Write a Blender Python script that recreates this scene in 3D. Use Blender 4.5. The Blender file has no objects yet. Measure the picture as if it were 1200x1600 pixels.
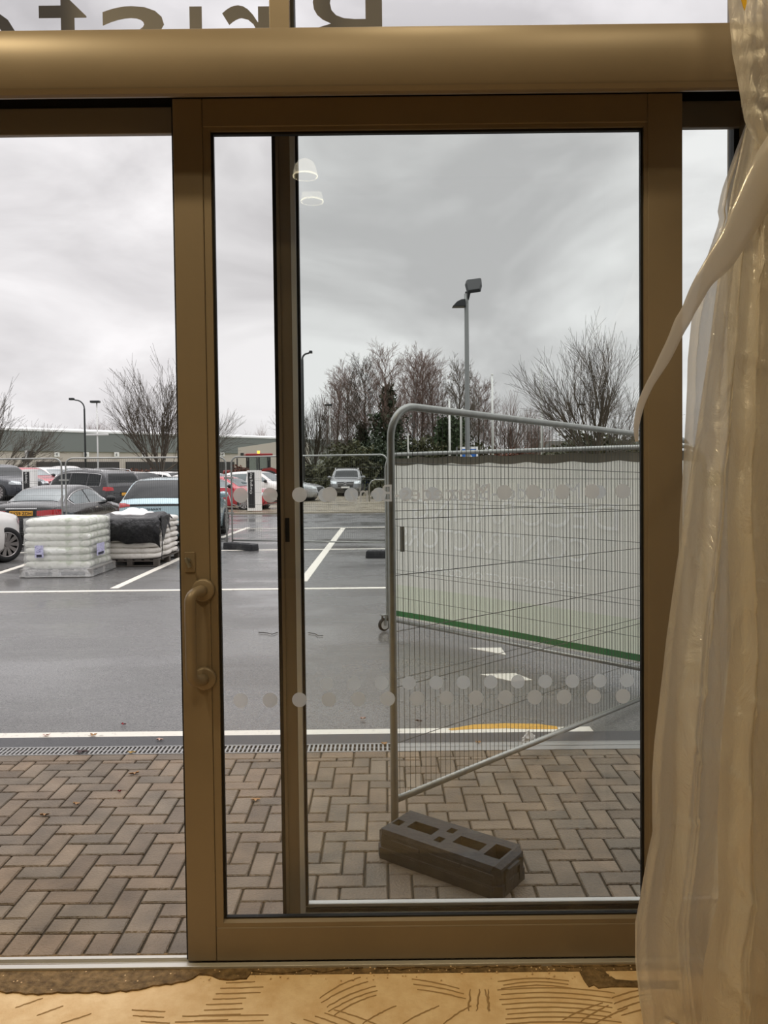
import bpy, bmesh, math, random
from math import sin, cos, tan, pi, radians, sqrt, atan2, hypot
from mathutils import Vector, Matrix, noise
from mathutils.bvhtree import BVHTree

SC = bpy.context.scene
COL = SC.collection

# ------------------------------------------------------------ camera
FPX, EYE = 1220.0, 1.73
PITCH = math.atan(0.028)
ROLL = 0.0112
PPY = 766.0
Fv = Vector((0, cos(PITCH), -sin(PITCH)))
U0 = Vector((0, sin(PITCH), cos(PITCH)))
R0 = Vector((1, 0, 0))
Uv = U0 * cos(ROLL) + R0 * sin(ROLL)
Rv = R0 * cos(ROLL) - U0 * sin(ROLL)
CAMLOC = Vector((0, 0, EYE))
cam_data = bpy.data.cameras.new('camera')
cam = bpy.data.objects.new('camera', cam_data)
COL.objects.link(cam)
cam.matrix_world = Matrix(((Rv.x, Uv.x, -Fv.x, 0), (Rv.y, Uv.y, -Fv.y, 0), (Rv.z, Uv.z, -Fv.z, EYE), (0, 0, 0, 1)))
cam_data.sensor_fit = 'VERTICAL'
cam_data.sensor_height = 36.0
cam_data.lens = 36.0 * FPX / 1600.0
cam_data.shift_y = -(800.0 - PPY) / 1600.0
cam_data.clip_start = 0.05
cam_data.clip_end = 1500
SC.camera = cam


def ray(px, py):
    return Fv + Rv * ((px - 600.0) / FPX) + Uv * ((PPY - py) / FPX)


def G(px, py, z=0.0):
    d = ray(px, py)
    return CAMLOC + d * ((z - EYE) / d.z)


def P(px, py, Y):
    d = ray(px, py)
    return CAMLOC + d * (Y / d.y)


# ------------------------------------------------------------ view / exposure
SC.view_settings.view_transform = 'Standard'
SC.view_settings.look = 'None'
SC.view_settings.exposure = 0.0
SC.view_settings.gamma = 1.0
SC.view_settings.use_curve_mapping = False

# ------------------------------------------------------------ world: overcast sky
world = bpy.data.worlds.new('overcast_sky')
SC.world = world
world.use_nodes = True
wn, wl = world.node_tree.nodes, world.node_tree.links
wn.clear()
wo = wn.new('ShaderNodeOutputWorld')
wb = wn.new('ShaderNodeBackground')
wb.inputs['Strength'].default_value = 1.0
tc = wn.new('ShaderNodeTexCoord')
mp = wn.new('ShaderNodeMapping')
mp.inputs['Scale'].default_value = (1.5, 1.5, 3.4)
mp.inputs['Rotation'].default_value = (0, radians(-18), 0)
mp.inputs['Location'].default_value = (0.35, 0.2, 0.55)
nz = wn.new('ShaderNodeTexNoise')
nz.inputs['Scale'].default_value = 1.7
nz.inputs['Detail'].default_value = 6
nz.inputs['Roughness'].default_value = 0.52
nz.inputs['Distortion'].default_value = 0.55
rp = wn.new('ShaderNodeValToRGB')
rp.color_ramp.elements[0].position = 0.36
rp.color_ramp.elements[0].color = (0.60, 0.58, 0.592, 1)
rp.color_ramp.elements[1].position = 0.62
rp.color_ramp.elements[1].color = (0.98, 0.955, 0.965, 1)
wl.new(tc.outputs['Generated'], mp.inputs['Vector'])
wl.new(mp.outputs['Vector'], nz.inputs['Vector'])
wl.new(nz.outputs['Fac'], rp.inputs['Fac'])
# an overcast sky is brightest overhead
sx = wn.new('ShaderNodeSeparateXYZ')
zr_ = wn.new('ShaderNodeMapRange')
zr_.inputs['From Min'].default_value = 0.46
zr_.inputs['From Max'].default_value = 0.95
zr_.inputs['To Min'].default_value = 1.0
zr_.inputs['To Max'].default_value = 3.3
wl.new(tc.outputs['Generated'], sx.inputs[0])
wl.new(sx.outputs['Z'], zr_.inputs['Value'])
wl.new(zr_.outputs['Result'], wb.inputs['Strength'])
wl.new(rp.outputs['Color'], wb.inputs['Color'])
wl.new(wb.outputs['Background'], wo.inputs['Surface'])


# ------------------------------------------------------------ interior lamps (warm showroom light)
def area(name, loc, target, size, energy, color):
    l = bpy.data.lights.new(name, 'AREA')
    l.shape = 'DISK'
    l.size = size
    l.energy = energy
    l.color = color
    o = bpy.data.objects.new(name, l)
    COL.objects.link(o)
    o.location = loc
    o.rotation_euler = (Vector(target) - Vector(loc)).to_track_quat('-Z', 'Y').to_euler()
    return o


WARM = (1.0, 0.79, 0.46)
area('ceiling_spot_lamp', (-2.3, 0.9, 5.0), (-0.3, 2.6, 0.6), 0.25, 58, WARM)
area('ceiling_flood_lamp', (1.5, 0.3, 5.7), (0.4, 2.3, 0.0), 0.9, 32, WARM)
area('ceiling_wash_lamp', (0.3, 1.7, 5.8), (0.2, 2.1, 0), 0.8, 28, WARM)
area('ceiling_back_lamp', (-0.6, -0.9, 5.9), (0.0, 0.3, 0), 0.4, 38, WARM)


# ------------------------------------------------------------ materials
def srgb(h):
    h = h.lstrip('#')
    v = [int(h[i:i + 2], 16) / 255 for i in (0, 2, 4)]
    return tuple((c / 12.92 if c <= 0.04045 else ((c + 0.055) / 1.055) ** 2.4) for c in v) + (1,)


def mat(name, col, rough=0.5, metal=0.0, var=0.0, vscale=8.0, bump=0.0, bscale=60.0, rvar=0.0, emis=0.0, spec=0.5, coat=0.0, attr=None, col2=None, cthr=(0.4, 0.6), bdist=0.01):
    m = bpy.data.materials.new(name)
    m.use_nodes = True
    n, l = m.node_tree.nodes, m.node_tree.links
    b = n['Principled BSDF']
    c = srgb(col) if isinstance(col, str) else col
    b.inputs['Base Color'].default_value = c
    b.inputs['Roughness'].default_value = rough
    b.inputs['Metallic'].default_value = metal
    b.inputs['Specular IOR Level'].default_value = spec
    b.inputs['Coat Weight'].default_value = coat
    t = n.new('ShaderNodeTexCoord')
    out = None
    if col2:
        c2 = srgb(col2)
        q = n.new('ShaderNodeTexNoise')
        q.inputs['Scale'].default_value = vscale
        q.inputs['Detail'].default_value = 6
        q.inputs['Roughness'].default_value = 0.6
        l.new(t.outputs['Object'], q.inputs['Vector'])
        r = n.new('ShaderNodeValToRGB')
        r.color_ramp.elements[0].position = cthr[0]
        r.color_ramp.elements[1].position = cthr[1]
        r.color_ramp.elements[0].color = c
        r.color_ramp.elements[1].color = c2
        l.new(q.outputs['Fac'], r.inputs['Fac'])
        out = r.outputs['Color']
        l.new(out, b.inputs['Base Color'])
    elif var > 0:
        q = n.new('ShaderNodeTexNoise')
        q.inputs['Scale'].default_value = vscale
        q.inputs['Detail'].default_value = 5
        l.new(t.outputs['Object'], q.inputs['Vector'])
        hs = n.new('ShaderNodeHueSaturation')
        hs.inputs['Color'].default_value = c
        mr = n.new('ShaderNodeMapRange')
        mr.inputs['From Min'].default_value = 0.3
        mr.inputs['From Max'].default_value = 0.7
        mr.inputs['To Min'].default_value = 1 - var
        mr.inputs['To Max'].default_value = 1 + var
        l.new(q.outputs['Fac'], mr.inputs['Value'])
        l.new(mr.outputs['Result'], hs.inputs['Value'])
        out = hs.outputs['Color']
        l.new(out, b.inputs['Base Color'])
    if attr:
        at = n.new('ShaderNodeAttribute')
        at.attribute_name = attr
        mx = n.new('ShaderNodeMix')
        mx.data_type = 'RGBA'
        mx.blend_type = 'MULTIPLY'
        mx.inputs[0].default_value = 1.0
        if out:
            l.new(out, mx.inputs[6])
        else:
            mx.inputs[6].default_value = c
        l.new(at.outputs['Color'], mx.inputs[7])
        l.new(mx.outputs[2], b.inputs['Base Color'])
    if bump > 0:
        q = n.new('ShaderNodeTexNoise')
        q.inputs['Scale'].default_value = bscale
        q.inputs['Detail'].default_value = 4
        l.new(t.outputs['Object'], q.inputs['Vector'])
        bp = n.new('ShaderNodeBump')
        bp.inputs['Strength'].default_value = bump
        bp.inputs['Distance'].default_value = bdist
        l.new(q.outputs['Fac'], bp.inputs['Height'])
        l.new(bp.outputs['Normal'], b.inputs['Normal'])
    if rvar > 0:
        q = n.new('ShaderNodeTexNoise')
        q.inputs['Scale'].default_value = 0.8
        q.inputs['Detail'].default_value = 4
        l.new(t.outputs['Object'], q.inputs['Vector'])
        mr = n.new('ShaderNodeMapRange')
        mr.inputs['From Min'].default_value = 0.4
        mr.inputs['From Max'].default_value = 0.6
        mr.inputs['To Min'].default_value = max(0.03, rough - rvar)
        mr.inputs['To Max'].default_value = rough + rvar
        l.new(q.outputs['Fac'], mr.inputs['Value'])
        l.new(mr.outputs['Result'], b.inputs['Roughness'])
    if emis > 0:
        b.inputs['Emission Color'].default_value = c
        b.inputs['Emission Strength'].default_value = emis
    return m


def glass_mat(name, tint, refl=1.0, rough=0.0, base=0.04):
    m = bpy.data.materials.new(name)
    m.use_nodes = True
    n, l = m.node_tree.nodes, m.node_tree.links
    n.clear()
    o = n.new('ShaderNodeOutputMaterial')
    mx = n.new('ShaderNodeMixShader')
    tr = n.new('ShaderNodeBsdfTransparent')
    tr.inputs['Color'].default_value = tint
    gl = n.new('ShaderNodeBsdfGlossy')
    gl.inputs['Roughness'].default_value = rough
    fr = n.new('ShaderNodeFresnel')
    fr.inputs['IOR'].default_value = 1.5
    mt = n.new('ShaderNodeMath')
    mt.operation = 'MULTIPLY'
    mt.inputs[1].default_value = refl
    l.new(fr.outputs[0], mt.inputs[0])
    l.new(mt.outputs[0], mx.inputs[0])
    l.new(tr.outputs[0], mx.inputs[1])
    l.new(gl.outputs[0], mx.inputs[2])
    l.new(mx.outputs[0], o.inputs['Surface'])
    return m


def film_mat(name, col, transp, gloss=0.12, bump=0.5, bscale=7.0, trans=0.5):
    m = bpy.data.materials.new(name)
    m.use_nodes = True
    n, l = m.node_tree.nodes, m.node_tree.links
    n.clear()
    o = n.new('ShaderNodeOutputMaterial')
    t = n.new('ShaderNodeTexCoord')
    mpp = n.new('ShaderNodeMapping')
    mpp.inputs['Scale'].default_value = (1, 1, 0.45)
    l.new(t.outputs['Object'], mpp.inputs['Vector'])
    q = n.new('ShaderNodeTexNoise')
    q.inputs['Scale'].default_value = bscale
    q.inputs['Detail'].default_value = 7
    q.inputs['Roughness'].default_value = 0.6
    q.inputs['Distortion'].default_value = 1.2
    l.new(mpp.outputs[0], q.inputs['Vector'])
    bp = n.new('ShaderNodeBump')
    bp.inputs['Strength'].default_value = bump
    bp.inputs['Distance'].default_value = 0.03
    l.new(q.outputs['Fac'], bp.inputs['Height'])
    df = n.new('ShaderNodeBsdfDiffuse')
    df.inputs['Color'].default_value = col
    tl = n.new('ShaderNodeBsdfTranslucent')
    tl.inputs['Color'].default_value = col
    tr = n.new('ShaderNodeBsdfTransparent')
    tr.inputs['Color'].default_value = (0.95, 0.94, 0.92, 1)
    gl = n.new('ShaderNodeBsdfGlossy')
    gl.inputs['Roughness'].default_value = 0.16
    for s in (df, tl, gl):
        l.new(bp.outputs[0], s.inputs['Normal'])
    m1 = n.new('ShaderNodeMixShader')
    m1.inputs[0].default_value = trans
    l.new(df.outputs[0], m1.inputs[1])
    l.new(tl.outputs[0], m1.inputs[2])
    m2 = n.new('ShaderNodeMixShader')
    m2.inputs[0].default_value = transp
    l.new(m1.outputs[0], m2.inputs[1])
    l.new(tr.outputs[0], m2.inputs[2])
    m3 = n.new('ShaderNodeMixShader')
    m3.inputs[0].default_value = gloss
    l.new(m2.outputs[0], m3.inputs[1])
    l.new(gl.outputs[0], m3.inputs[2])
    l.new(m3.outputs[0], o.inputs['Surface'])
    return m


def tarmac_mat():
    m = bpy.data.materials.new('wet_tarmac')
    m.use_nodes = True
    n, l = m.node_tree.nodes, m.node_tree.links
    b = n['Principled BSDF']
    t = n.new('ShaderNodeTexCoord')
    n1 = n.new('ShaderNodeTexNoise')
    n1.inputs['Scale'].default_value = 0.55
    n1.inputs['Detail'].default_value = 5
    mpp = n.new('ShaderNodeMapping')
    mpp.inputs['Scale'].default_value = (0.8, 1.9, 1)
    l.new(t.outputs['Object'], mpp.inputs['Vector'])
    l.new(mpp.outputs[0], n1.inputs['Vector'])
    n2 = n.new('ShaderNodeTexNoise')
    n2.inputs['Scale'].default_value = 110
    n2.inputs['Detail'].default_value = 3
    l.new(t.outputs['Object'], n2.inputs['Vector'])
    cr = n.new('ShaderNodeValToRGB')
    cr.color_ramp.elements[0].position = 0.3
    cr.color_ramp.elements[0].color = (0.05, 0.05, 0.052, 1)
    cr.color_ramp.elements[1].position = 0.72
    cr.color_ramp.elements[1].color = (0.24, 0.235, 0.225, 1)
    l.new(n2.outputs['Fac'], cr.inputs['Fac'])
    l.new(cr.outputs['Color'], b.inputs['Base Color'])
    r = n.new('ShaderNodeMapRange')
    r.inputs['From Min'].default_value = 0.38
    r.inputs['From Max'].default_value = 0.62
    r.inputs['To Min'].default_value = 0.12
    r.inputs['To Max'].default_value = 0.42
    l.new(n1.outputs['Fac'], r.inputs['Value'])
    l.new(r.outputs['Result'], b.inputs['Roughness'])
    bs = n.new('ShaderNodeMapRange')
    bs.inputs['From Min'].default_value = 0.38
    bs.inputs['From Max'].default_value = 0.62
    bs.inputs['To Min'].default_value = 0.10
    bs.inputs['To Max'].default_value = 0.5
    l.new(n1.outputs['Fac'], bs.inputs['Value'])
    bp = n.new('ShaderNodeBump')
    bp.inputs['Distance'].default_value = 0.006
    l.new(bs.outputs['Result'], bp.inputs['Strength'])
    l.new(n2.outputs['Fac'], bp.inputs['Height'])
    l.new(bp.outputs['Normal'], b.inputs['Normal'])
    return m


M = {}
M['bronze'] = mat('bronze_powder_coat', '#877a68', 0.42, 0.15, var=0.05, vscale=3)
M['bronze_dark'] = mat('dark_bronze_aluminium', '#8f8982', 0.45, 0.2)
M['alu'] = mat('satin_aluminium', '#d4d8d8', 0.35, 0.15)
M['alu_white'] = mat('bare_aluminium_rail', '#cfcdc8', 0.35, 0.5)
M['seal'] = mat('black_rubber_seal', '#0c0b0b', 0.6)
M['glass'] = glass_mat('clear_door_glass', (0.978, 0.982, 0.98, 1), 0.75)
M['glass_tint'] = glass_mat('green_tinted_glass', (0.965, 0.985, 0.975, 1), 0.8)
M['glass_up'] = glass_mat('upper_glass', (0.985, 0.985, 0.99, 1), 0.6)
M['vinyl'] = film_mat('frosted_vinyl', srgb('#ffffff'), 0.12, 0.0, 0.0, 5, 0.97)
M['film_text'] = film_mat('white_vinyl_lettering', srgb('#ffffff'), 0.2, 0.0, 0.0, 5, 0.97)
M['wall'] = mat('painted_plaster', '#8d877c', 0.8, var=0.05)
M['wall_dark'] = mat('dark_back_wall', '#3a3733', 0.8)  # back wall, one colour darker than the other walls
M['ceiling'] = mat('ceiling_board', '#77716a', 0.9)
M['screed'] = mat('sandy_screed', '#f0d5ab', 0.85, var=0.09, vscale=14, bump=0.35, bscale=45, col2='#dfbd8e', cthr=(0.35, 0.7))
M['groove_shade'] = mat('trowel_groove_shade', '#a98a60', 0.9)  # darker than the screed: shade of the grooves given as colour
M['mortar'] = mat('grey_brown_mortar', '#8d7450', 0.9, bump=0.8, bscale=90, vscale=40, col2='#5d4a30', cthr=(0.35, 0.65))
M['paver'] = mat('clay_grey_paver', '#7a6b59', 0.45, bump=0.7, bscale=90, vscale=6, var=0.26, attr='tone', rvar=0.14)
M['joint'] = mat('sandy_dark_joint', '#3f382d', 0.95, bump=0.6, bscale=200)
M['tarmac'] = tarmac_mat()
M['kerbtar'] = mat('dark_fine_tarmac', '#4c4c4e', 0.45, bump=0.7, bscale=220, vscale=200, col2='#7d7c7c', cthr=(0.55, 0.75))
M['paint_white'] = mat('white_road_paint', '#e9e4d8', 0.4, vscale=18, col2='#9a948a', cthr=(0.58, 0.78), bump=0.3, bscale=160)
M['paint_yellow'] = mat('yellow_road_paint', '#d3a13c', 0.5, vscale=30, col2='#9c7a3a', cthr=(0.5, 0.75))
M['road_far'] = mat('grey_service_road', '#6f6f6f', 0.25, rvar=0.1)
M['paver_far'] = mat('buff_block_paving', '#8f8674', 0.3, vscale=5, var=0.15, rvar=0.1)
M['drain'] = mat('galvanised_grate', '#a9a8a6', 0.4, 0.5)
M['black'] = mat('matte_black', '#0b0b0b', 0.7)
M['galv'] = mat('galvanised_tube', '#9b9c98', 0.38, 0.75, var=0.1, vscale=20)
M['wire'] = mat('galvanised_wire', '#5b5c58', 0.5, 0.3)
M['rubber'] = mat('dusty_black_plastic_block', '#1d1e22', 0.55, vscale=12, col2='#434344', cthr=(0.5, 0.85), bump=0.4, bscale=60)
M['banner'] = film_mat('white_mesh_banner', srgb('#f3f1e8'), 0.12, 0.02, 0.9, 1.6, 0.45)
M['banner_text'] = film_mat('banner_show_through_print', srgb('#ffffff'), 0.0, 0.02, 0.3, 1.6, 0.5)
M['banner_green'] = mat('green_banner_edge', '#2f7a45', 0.6)
M['banner_pale'] = film_mat('pale_green_banner_band', srgb('#e6ead6'), 0.10, 0.02, 0.3, 1.6, 0.45)
M['white_tape'] = mat('white_hem_tape', '#e6e4dc', 0.5)
M['film'] = film_mat('polythene_film', srgb('#f6f1e8'), 0.28, 0.11, 0.9, 9.0, 0.5)
M['film_thin'] = film_mat('thin_polythene_film', srgb('#efeae2'), 0.22, 0.10, 0.5, 6.0, 0.55)
M['film_strip'] = film_mat('polythene_strip_film', srgb('#f2efec'), 0.24, 0.05, 0.15, 6.0, 0.7)
M['yellow_tape'] = mat('yellow_tape', '#e3b61e', 0.5)
M['signmetal'] = mat('sign_letter_metal', '#6e6a62', 0.45, 0.2)
M['wrap'] = film_mat('stretch_wrap', srgb('#f4f6f4'), 0.74, 0.12, 0.9, 9.0, 0.4)
M['sack_green'] = mat('pale_green_sack', '#f0f2ec', 0.35, vscale=6, col2='#8ea273', cthr=(0.52, 0.74), bump=0.6, bscale=14, bdist=0.03)
M['sack_white'] = mat('white_paper_sack', '#dcd8d0', 0.55, vscale=5, col2='#a49c92', cthr=(0.55, 0.8), bump=0.6, bscale=14, bdist=0.03)
M['sack_bright'] = mat('bright_white_plastic', '#f2efec', 0.35, bump=0.8, bscale=9, bdist=0.03)
M['black_sheet'] = mat('black_polythene', '#141416', 0.28, bump=0.9, bscale=7, bdist=0.05)
M['label'] = mat('lilac_printed_label', '#c7c6e0', 0.5, vscale=60, col2='#7d7ca8', cthr=(0.5, 0.6))
M['ink'] = mat('dark_label_ink', '#2c2c3a', 0.5)
M['wood'] = mat('pallet_wood', '#a4907a', 0.8, var=0.2)
M['pallet_grey'] = mat('wrapped_grey_pallet', '#8f8c88', 0.5, var=0.2)
M['pallet_dark'] = mat('dark_pallet_wood', '#4a443e', 0.7, var=0.2)  # boards in a darker colour than the plain pallet wood
M['hem_dark'] = mat('dark_folded_hem', '#6d685c', 0.7)
M['cloud_white'] = mat('white_roof_edge', '#f0f0f0', 0.4)
M['clad_grey'] = mat('grey_cladding', '#7d827f', 0.5)
M['clad_grey2'] = mat('pale_grey_cladding', '#a1a39c', 0.6)
M['cream'] = mat('cream_cladding', '#c9c0b4', 0.6)
M['doorway'] = mat('dark_loading_door', '#3c3a38', 0.7)
M['numsign'] = mat('white_number_board', '#f4f3ef', 0.5)
M['ink_black'] = mat('black_print', '#18181a', 0.5)
M['tyre'] = mat('tyre_rubber', '#111112', 0.7)
M['rim'] = mat('alloy_rim', '#9a9694', 0.3, 0.8)
M['carglass'] = mat('car_glass', '#12181a', 0.06, 0.0, spec=0.35, coat=0.0)
M['carglass_l'] = mat('car_glass_pale', '#59686a', 0.05, 0.0, spec=1.0, coat=1.0)
M['chrome'] = mat('chrome_trim', '#dcdcdc', 0.18, 0.9)
M['red_lens'] = mat('red_lamp_lens', '#b3131d', 0.2, coat=1.0)
M['head_lens'] = mat('headlamp_lens', '#c9d0d3', 0.1, 0.3, coat=1.0)
M['plate_yellow'] = mat('yellow_number_plate', '#e3a83a', 0.4)
M['plate_white'] = mat('white_number_plate', '#e6e6e2', 0.4)
M['darktrim'] = mat('black_car_trim', '#141415', 0.45)
for k, c in dict(white='#eeebe7', black='#17181a', paleblue='#a9c2c9', grey='#26272a', silver='#a9acae', red='#b81f31', navy='#1f2530', dgrey='#7b7d7f').items():
    M['car_' + k] = mat('car_paint_' + k, c, 0.22, 0.25 if k in ('paleblue', 'silver', 'dgrey', 'grey') else 0.0, coat=1.0)
M['bark'] = mat('grey_brown_bark', '#5f5548', 0.9)
M['bark_dark'] = mat('dark_bark', '#4d453a', 0.9)
M['birch_twig'] = mat('reddish_birch_twigs', '#7a655c', 0.9)
M['ivy'] = mat('dark_ivy_leaves', '#34402a', 0.6, var=0.35, vscale=1.2)
M['conifer'] = mat('dull_green_conifer', '#3a4a2e', 0.7, var=0.3, vscale=1.5)
M['hedge'] = mat('olive_hedge_leaves', '#4a4b30', 0.7, var=0.35, vscale=0.8)
M['brown_hedge'] = mat('brown_beech_hedge', '#6b4434', 0.8, var=0.3, vscale=2)
M['grass'] = mat('grass_verge', '#4f5a34', 0.9, var=0.2, vscale=3)
M['pole_grey'] = mat('lamp_post_grey', '#8b8d8b', 0.4, 0.5)
M['pole_dark'] = mat('dark_lamp_post', '#3b3e3e', 0.5, 0.2)
M['pole_white'] = mat('white_pole', '#d9dad6', 0.4)
M['lamphead'] = mat('dark_lamp_head', '#222526', 0.45)
M['lamplens'] = mat('grey_lamp_lens', '#4e4d48', 0.4)
M['bluesign'] = mat('blue_sign_face', '#2e6fc0', 0.5)
M['bluebin'] = mat('blue_container', '#23386f', 0.5)
M['leaf_brown'] = mat('brown_leaf', '#a8825a', 0.8)
M['leaf_red'] = mat('red_leaf', '#8a2028', 0.7)
M['leaf_dark'] = mat('dark_wet_leaf', '#3a221e', 0.5)
M['leaf_yellow'] = mat('yellow_leaf', '#b08a3a', 0.7)
M['leaf_pink'] = mat('pale_pink_leaf', '#c9a89a', 0.7)
M['twig'] = mat('wet_twig', '#2b2522', 0.8)
M['paper'] = mat('crumpled_white_paper', '#dcd9d6', 0.7)
M['tractor_red'] = mat('tractor_red_paint', '#8f1f1c', 0.35)
M['beacon'] = mat('amber_beacon_glow', '#ff9a2a', 0.4, emis=6.0)
M['lampglow'] = mat('pendant_glow', '#fff3cf', 0.5, emis=9.0)
M['lampshade'] = mat('pendant_opal_shade', '#fff6df', 0.4, emis=2.6)
M['lampinner'] = mat('pendant_inner_face', '#cfc6a8', 0.6, emis=0.7)


# ------------------------------------------------------------ mesh helpers
class MB:
    def __init__(s):
        s.v, s.f, s.t = [], [], []

    def add(s, vs, fs, tone=None):
        o = len(s.v)
        s.v += [tuple(v) for v in vs]
        for f in fs:
            s.f.append([i + o for i in f])
            s.t.append(tone)
        return s

    def box(s, x0, x1, y0, y1, z0, z1, mtx=None):
        vs = [Vector((x, y, z)) for x in (x0, x1) for y in (y0, y1) for z in (z0, z1)]
        if mtx:
            vs = [mtx @ v for v in vs]
        return s.add(vs, [(0, 1, 3, 2), (4, 6, 7, 5), (0, 4, 5, 1), (2, 3, 7, 6), (0, 2, 6, 4), (1, 5, 7, 3)])

    def tube(s, pts, r, n=10, cap=True, rs=None, closed=False):
        pts = [Vector(p) for p in pts]
        N = len(pts)
        vs, prev = [], None
        for i, p in enumerate(pts):
            if closed:
                d = pts[(i + 1) % N] - pts[i - 1]
            else:
                d = pts[min(i + 1, N - 1)] - pts[max(i - 1, 0)]
            if d.length < 1e-9:
                d = Vector((0, 0, 1))
            d.normalize()
            if prev is None:
                a = Vector((0, 0, 1)) if abs(d.z) < 0.9 else Vector((1, 0, 0))
                x = d.cross(a).normalized()
            else:
                x = (prev - d * prev.dot(d))
                if x.length < 1e-6:
                    x = d.orthogonal()
                x.normalize()
            prev = x
            y = d.cross(x)
            rr = rs[i] if rs else r
            for k in range(n):
                a = 2 * pi * k / n
                vs.append(p + (x * cos(a) + y * sin(a)) * rr)
        fs = []
        for i in range(N if closed else N - 1):
            j = (i + 1) % N
            for k in range(n):
                k2 = (k + 1) % n
                fs.append((i * n + k, i * n + k2, j * n + k2, j * n + k))
        if cap and not closed:
            fs.append(tuple(range(n))[::-1])
            fs.append(tuple((N - 1) * n + k for k in range(n)))
        return s.add(vs, fs)

    def cyl(s, c, r, h, n=24, axis='z', r2=None):
        c = Vector(c)
        ax = {'x': Vector((1, 0, 0)), 'y': Vector((0, 1, 0)), 'z': Vector((0, 0, 1))}[axis]
        return s.tube([c, c + ax * h], r, n, rs=[r, r if r2 is None else r2])

    def lathe(s, prof, c=(0, 0, 0), n=32, axis='z', mtx=None):
        vs = []
        for (r, h) in prof:
            for k in range(n):
                a = 2 * pi * k / n
                if axis == 'z':
                    v = Vector((r * cos(a), r * sin(a), h))
                elif axis == 'y':
                    v = Vector((r * cos(a), h, r * sin(a)))
                else:
                    v = Vector((h, r * cos(a), r * sin(a)))
                v = mtx @ v if mtx else v
                vs.append(v + Vector(c))
        fs = []
        for i in range(len(prof) - 1):
            for k in range(n):
                k2 = (k + 1) % n
                fs.append((i * n + k, i * n + k2, (i + 1) * n + k2, (i + 1) * n + k))
        return s.add(vs, fs)

    def grid(s, fn, nu, nv):
        vs = [fn(i / nu, j / nv) for j in range(nv + 1) for i in range(nu + 1)]
        fs = [(j * (nu + 1) + i, j * (nu + 1) + i + 1, (j + 1) * (nu + 1) + i + 1, (j + 1) * (nu + 1) + i) for j in range(nv) for i in range(nu)]
        return s.add(vs, fs)

    def prism(s, poly, a0, a1, plane='xz'):
        """poly = 2D outline; extruded from a0 to a1 along the missing axis"""
        def mk(u, v, a):
            if plane == 'xz':
                return (u, a, v)
            if plane == 'yz':
                return (a, u, v)
            return (u, v, a)
        n = len(poly)
        vs = [mk(u, v, a0) for u, v in poly] + [mk(u, v, a1) for u, v in poly]
        fs = [tuple(range(n)), tuple(range(2 * n - 1, n - 1, -1))]
        fs += [(i, i + n, (i + 1) % n + n, (i + 1) % n) for i in range(n)]
        return s.add(vs, fs)

    def build(s, name, m, parent=None, smooth=False, bevel=0.0, auto=True, subsurf=0, solid=0.0):
        me = bpy.data.meshes.new(name)
        me.from_pydata(s.v, [], s.f)
        if any(t is not None for t in s.t):
            at = me.color_attributes.new('tone', 'FLOAT_COLOR', 'CORNER')
            i = 0
            for f, t in zip(s.f, s.t):
                t = t or (1, 1, 1, 1)
                for _ in f:
                    at.data[i].color = t
                    i += 1
        bm = bmesh.new()
        bm.from_mesh(me)
        bmesh.ops.recalc_face_normals(bm, faces=bm.faces)
        bm.to_mesh(me)
        bm.free()
        me.materials.append(M[m] if isinstance(m, str) else m)
        if smooth:
            me.polygons.foreach_set('use_smooth', [True] * len(me.polygons))
        o = bpy.data.objects.new(name, me)
        COL.objects.link(o)
        if parent:
            o.parent = parent
        if bevel > 0:
            b = o.modifiers.new('bevel', 'BEVEL')
            b.width = bevel
            b.segments = 2
            b.limit_method = 'ANGLE'
        if solid > 0:
            b = o.modifiers.new('solid', 'SOLIDIFY')
            b.thickness = solid
        if subsurf:
            b = o.modifiers.new('sub', 'SUBSURF')
            b.levels = b.render_levels = subsurf
        return o


def tag(o, label=None, cat=None, group=None, kind=None):
    if label:
        o['label'] = label
    if cat:
        o['category'] = cat
    if group:
        o['group'] = group
    if kind:
        o['kind'] = kind
    return o


def thing(name, label=None, cat=None, loc=(0, 0, 0), rz=0.0, group=None, kind=None):
    o = bpy.data.objects.new(name, None)
    o.empty_display_size = 0.1
    COL.objects.link(o)
    o.location = loc
    o.rotation_euler = (0, 0, rz)
    return tag(o, label, cat, group, kind)


def dup(root, loc, rz=None, label=None):
    r = root.copy()
    COL.objects.link(r)
    r.location = loc
    if rz is not None:
        r.rotation_euler = (0, 0, rz)
    if label:
        r['label'] = label
    for ch in list(root.children):
        c = ch.copy()
        COL.objects.link(c)
        c.parent = r
        for g in list(ch.children):
            d = g.copy()
            COL.objects.link(d)
            d.parent = c
    return r


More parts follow.
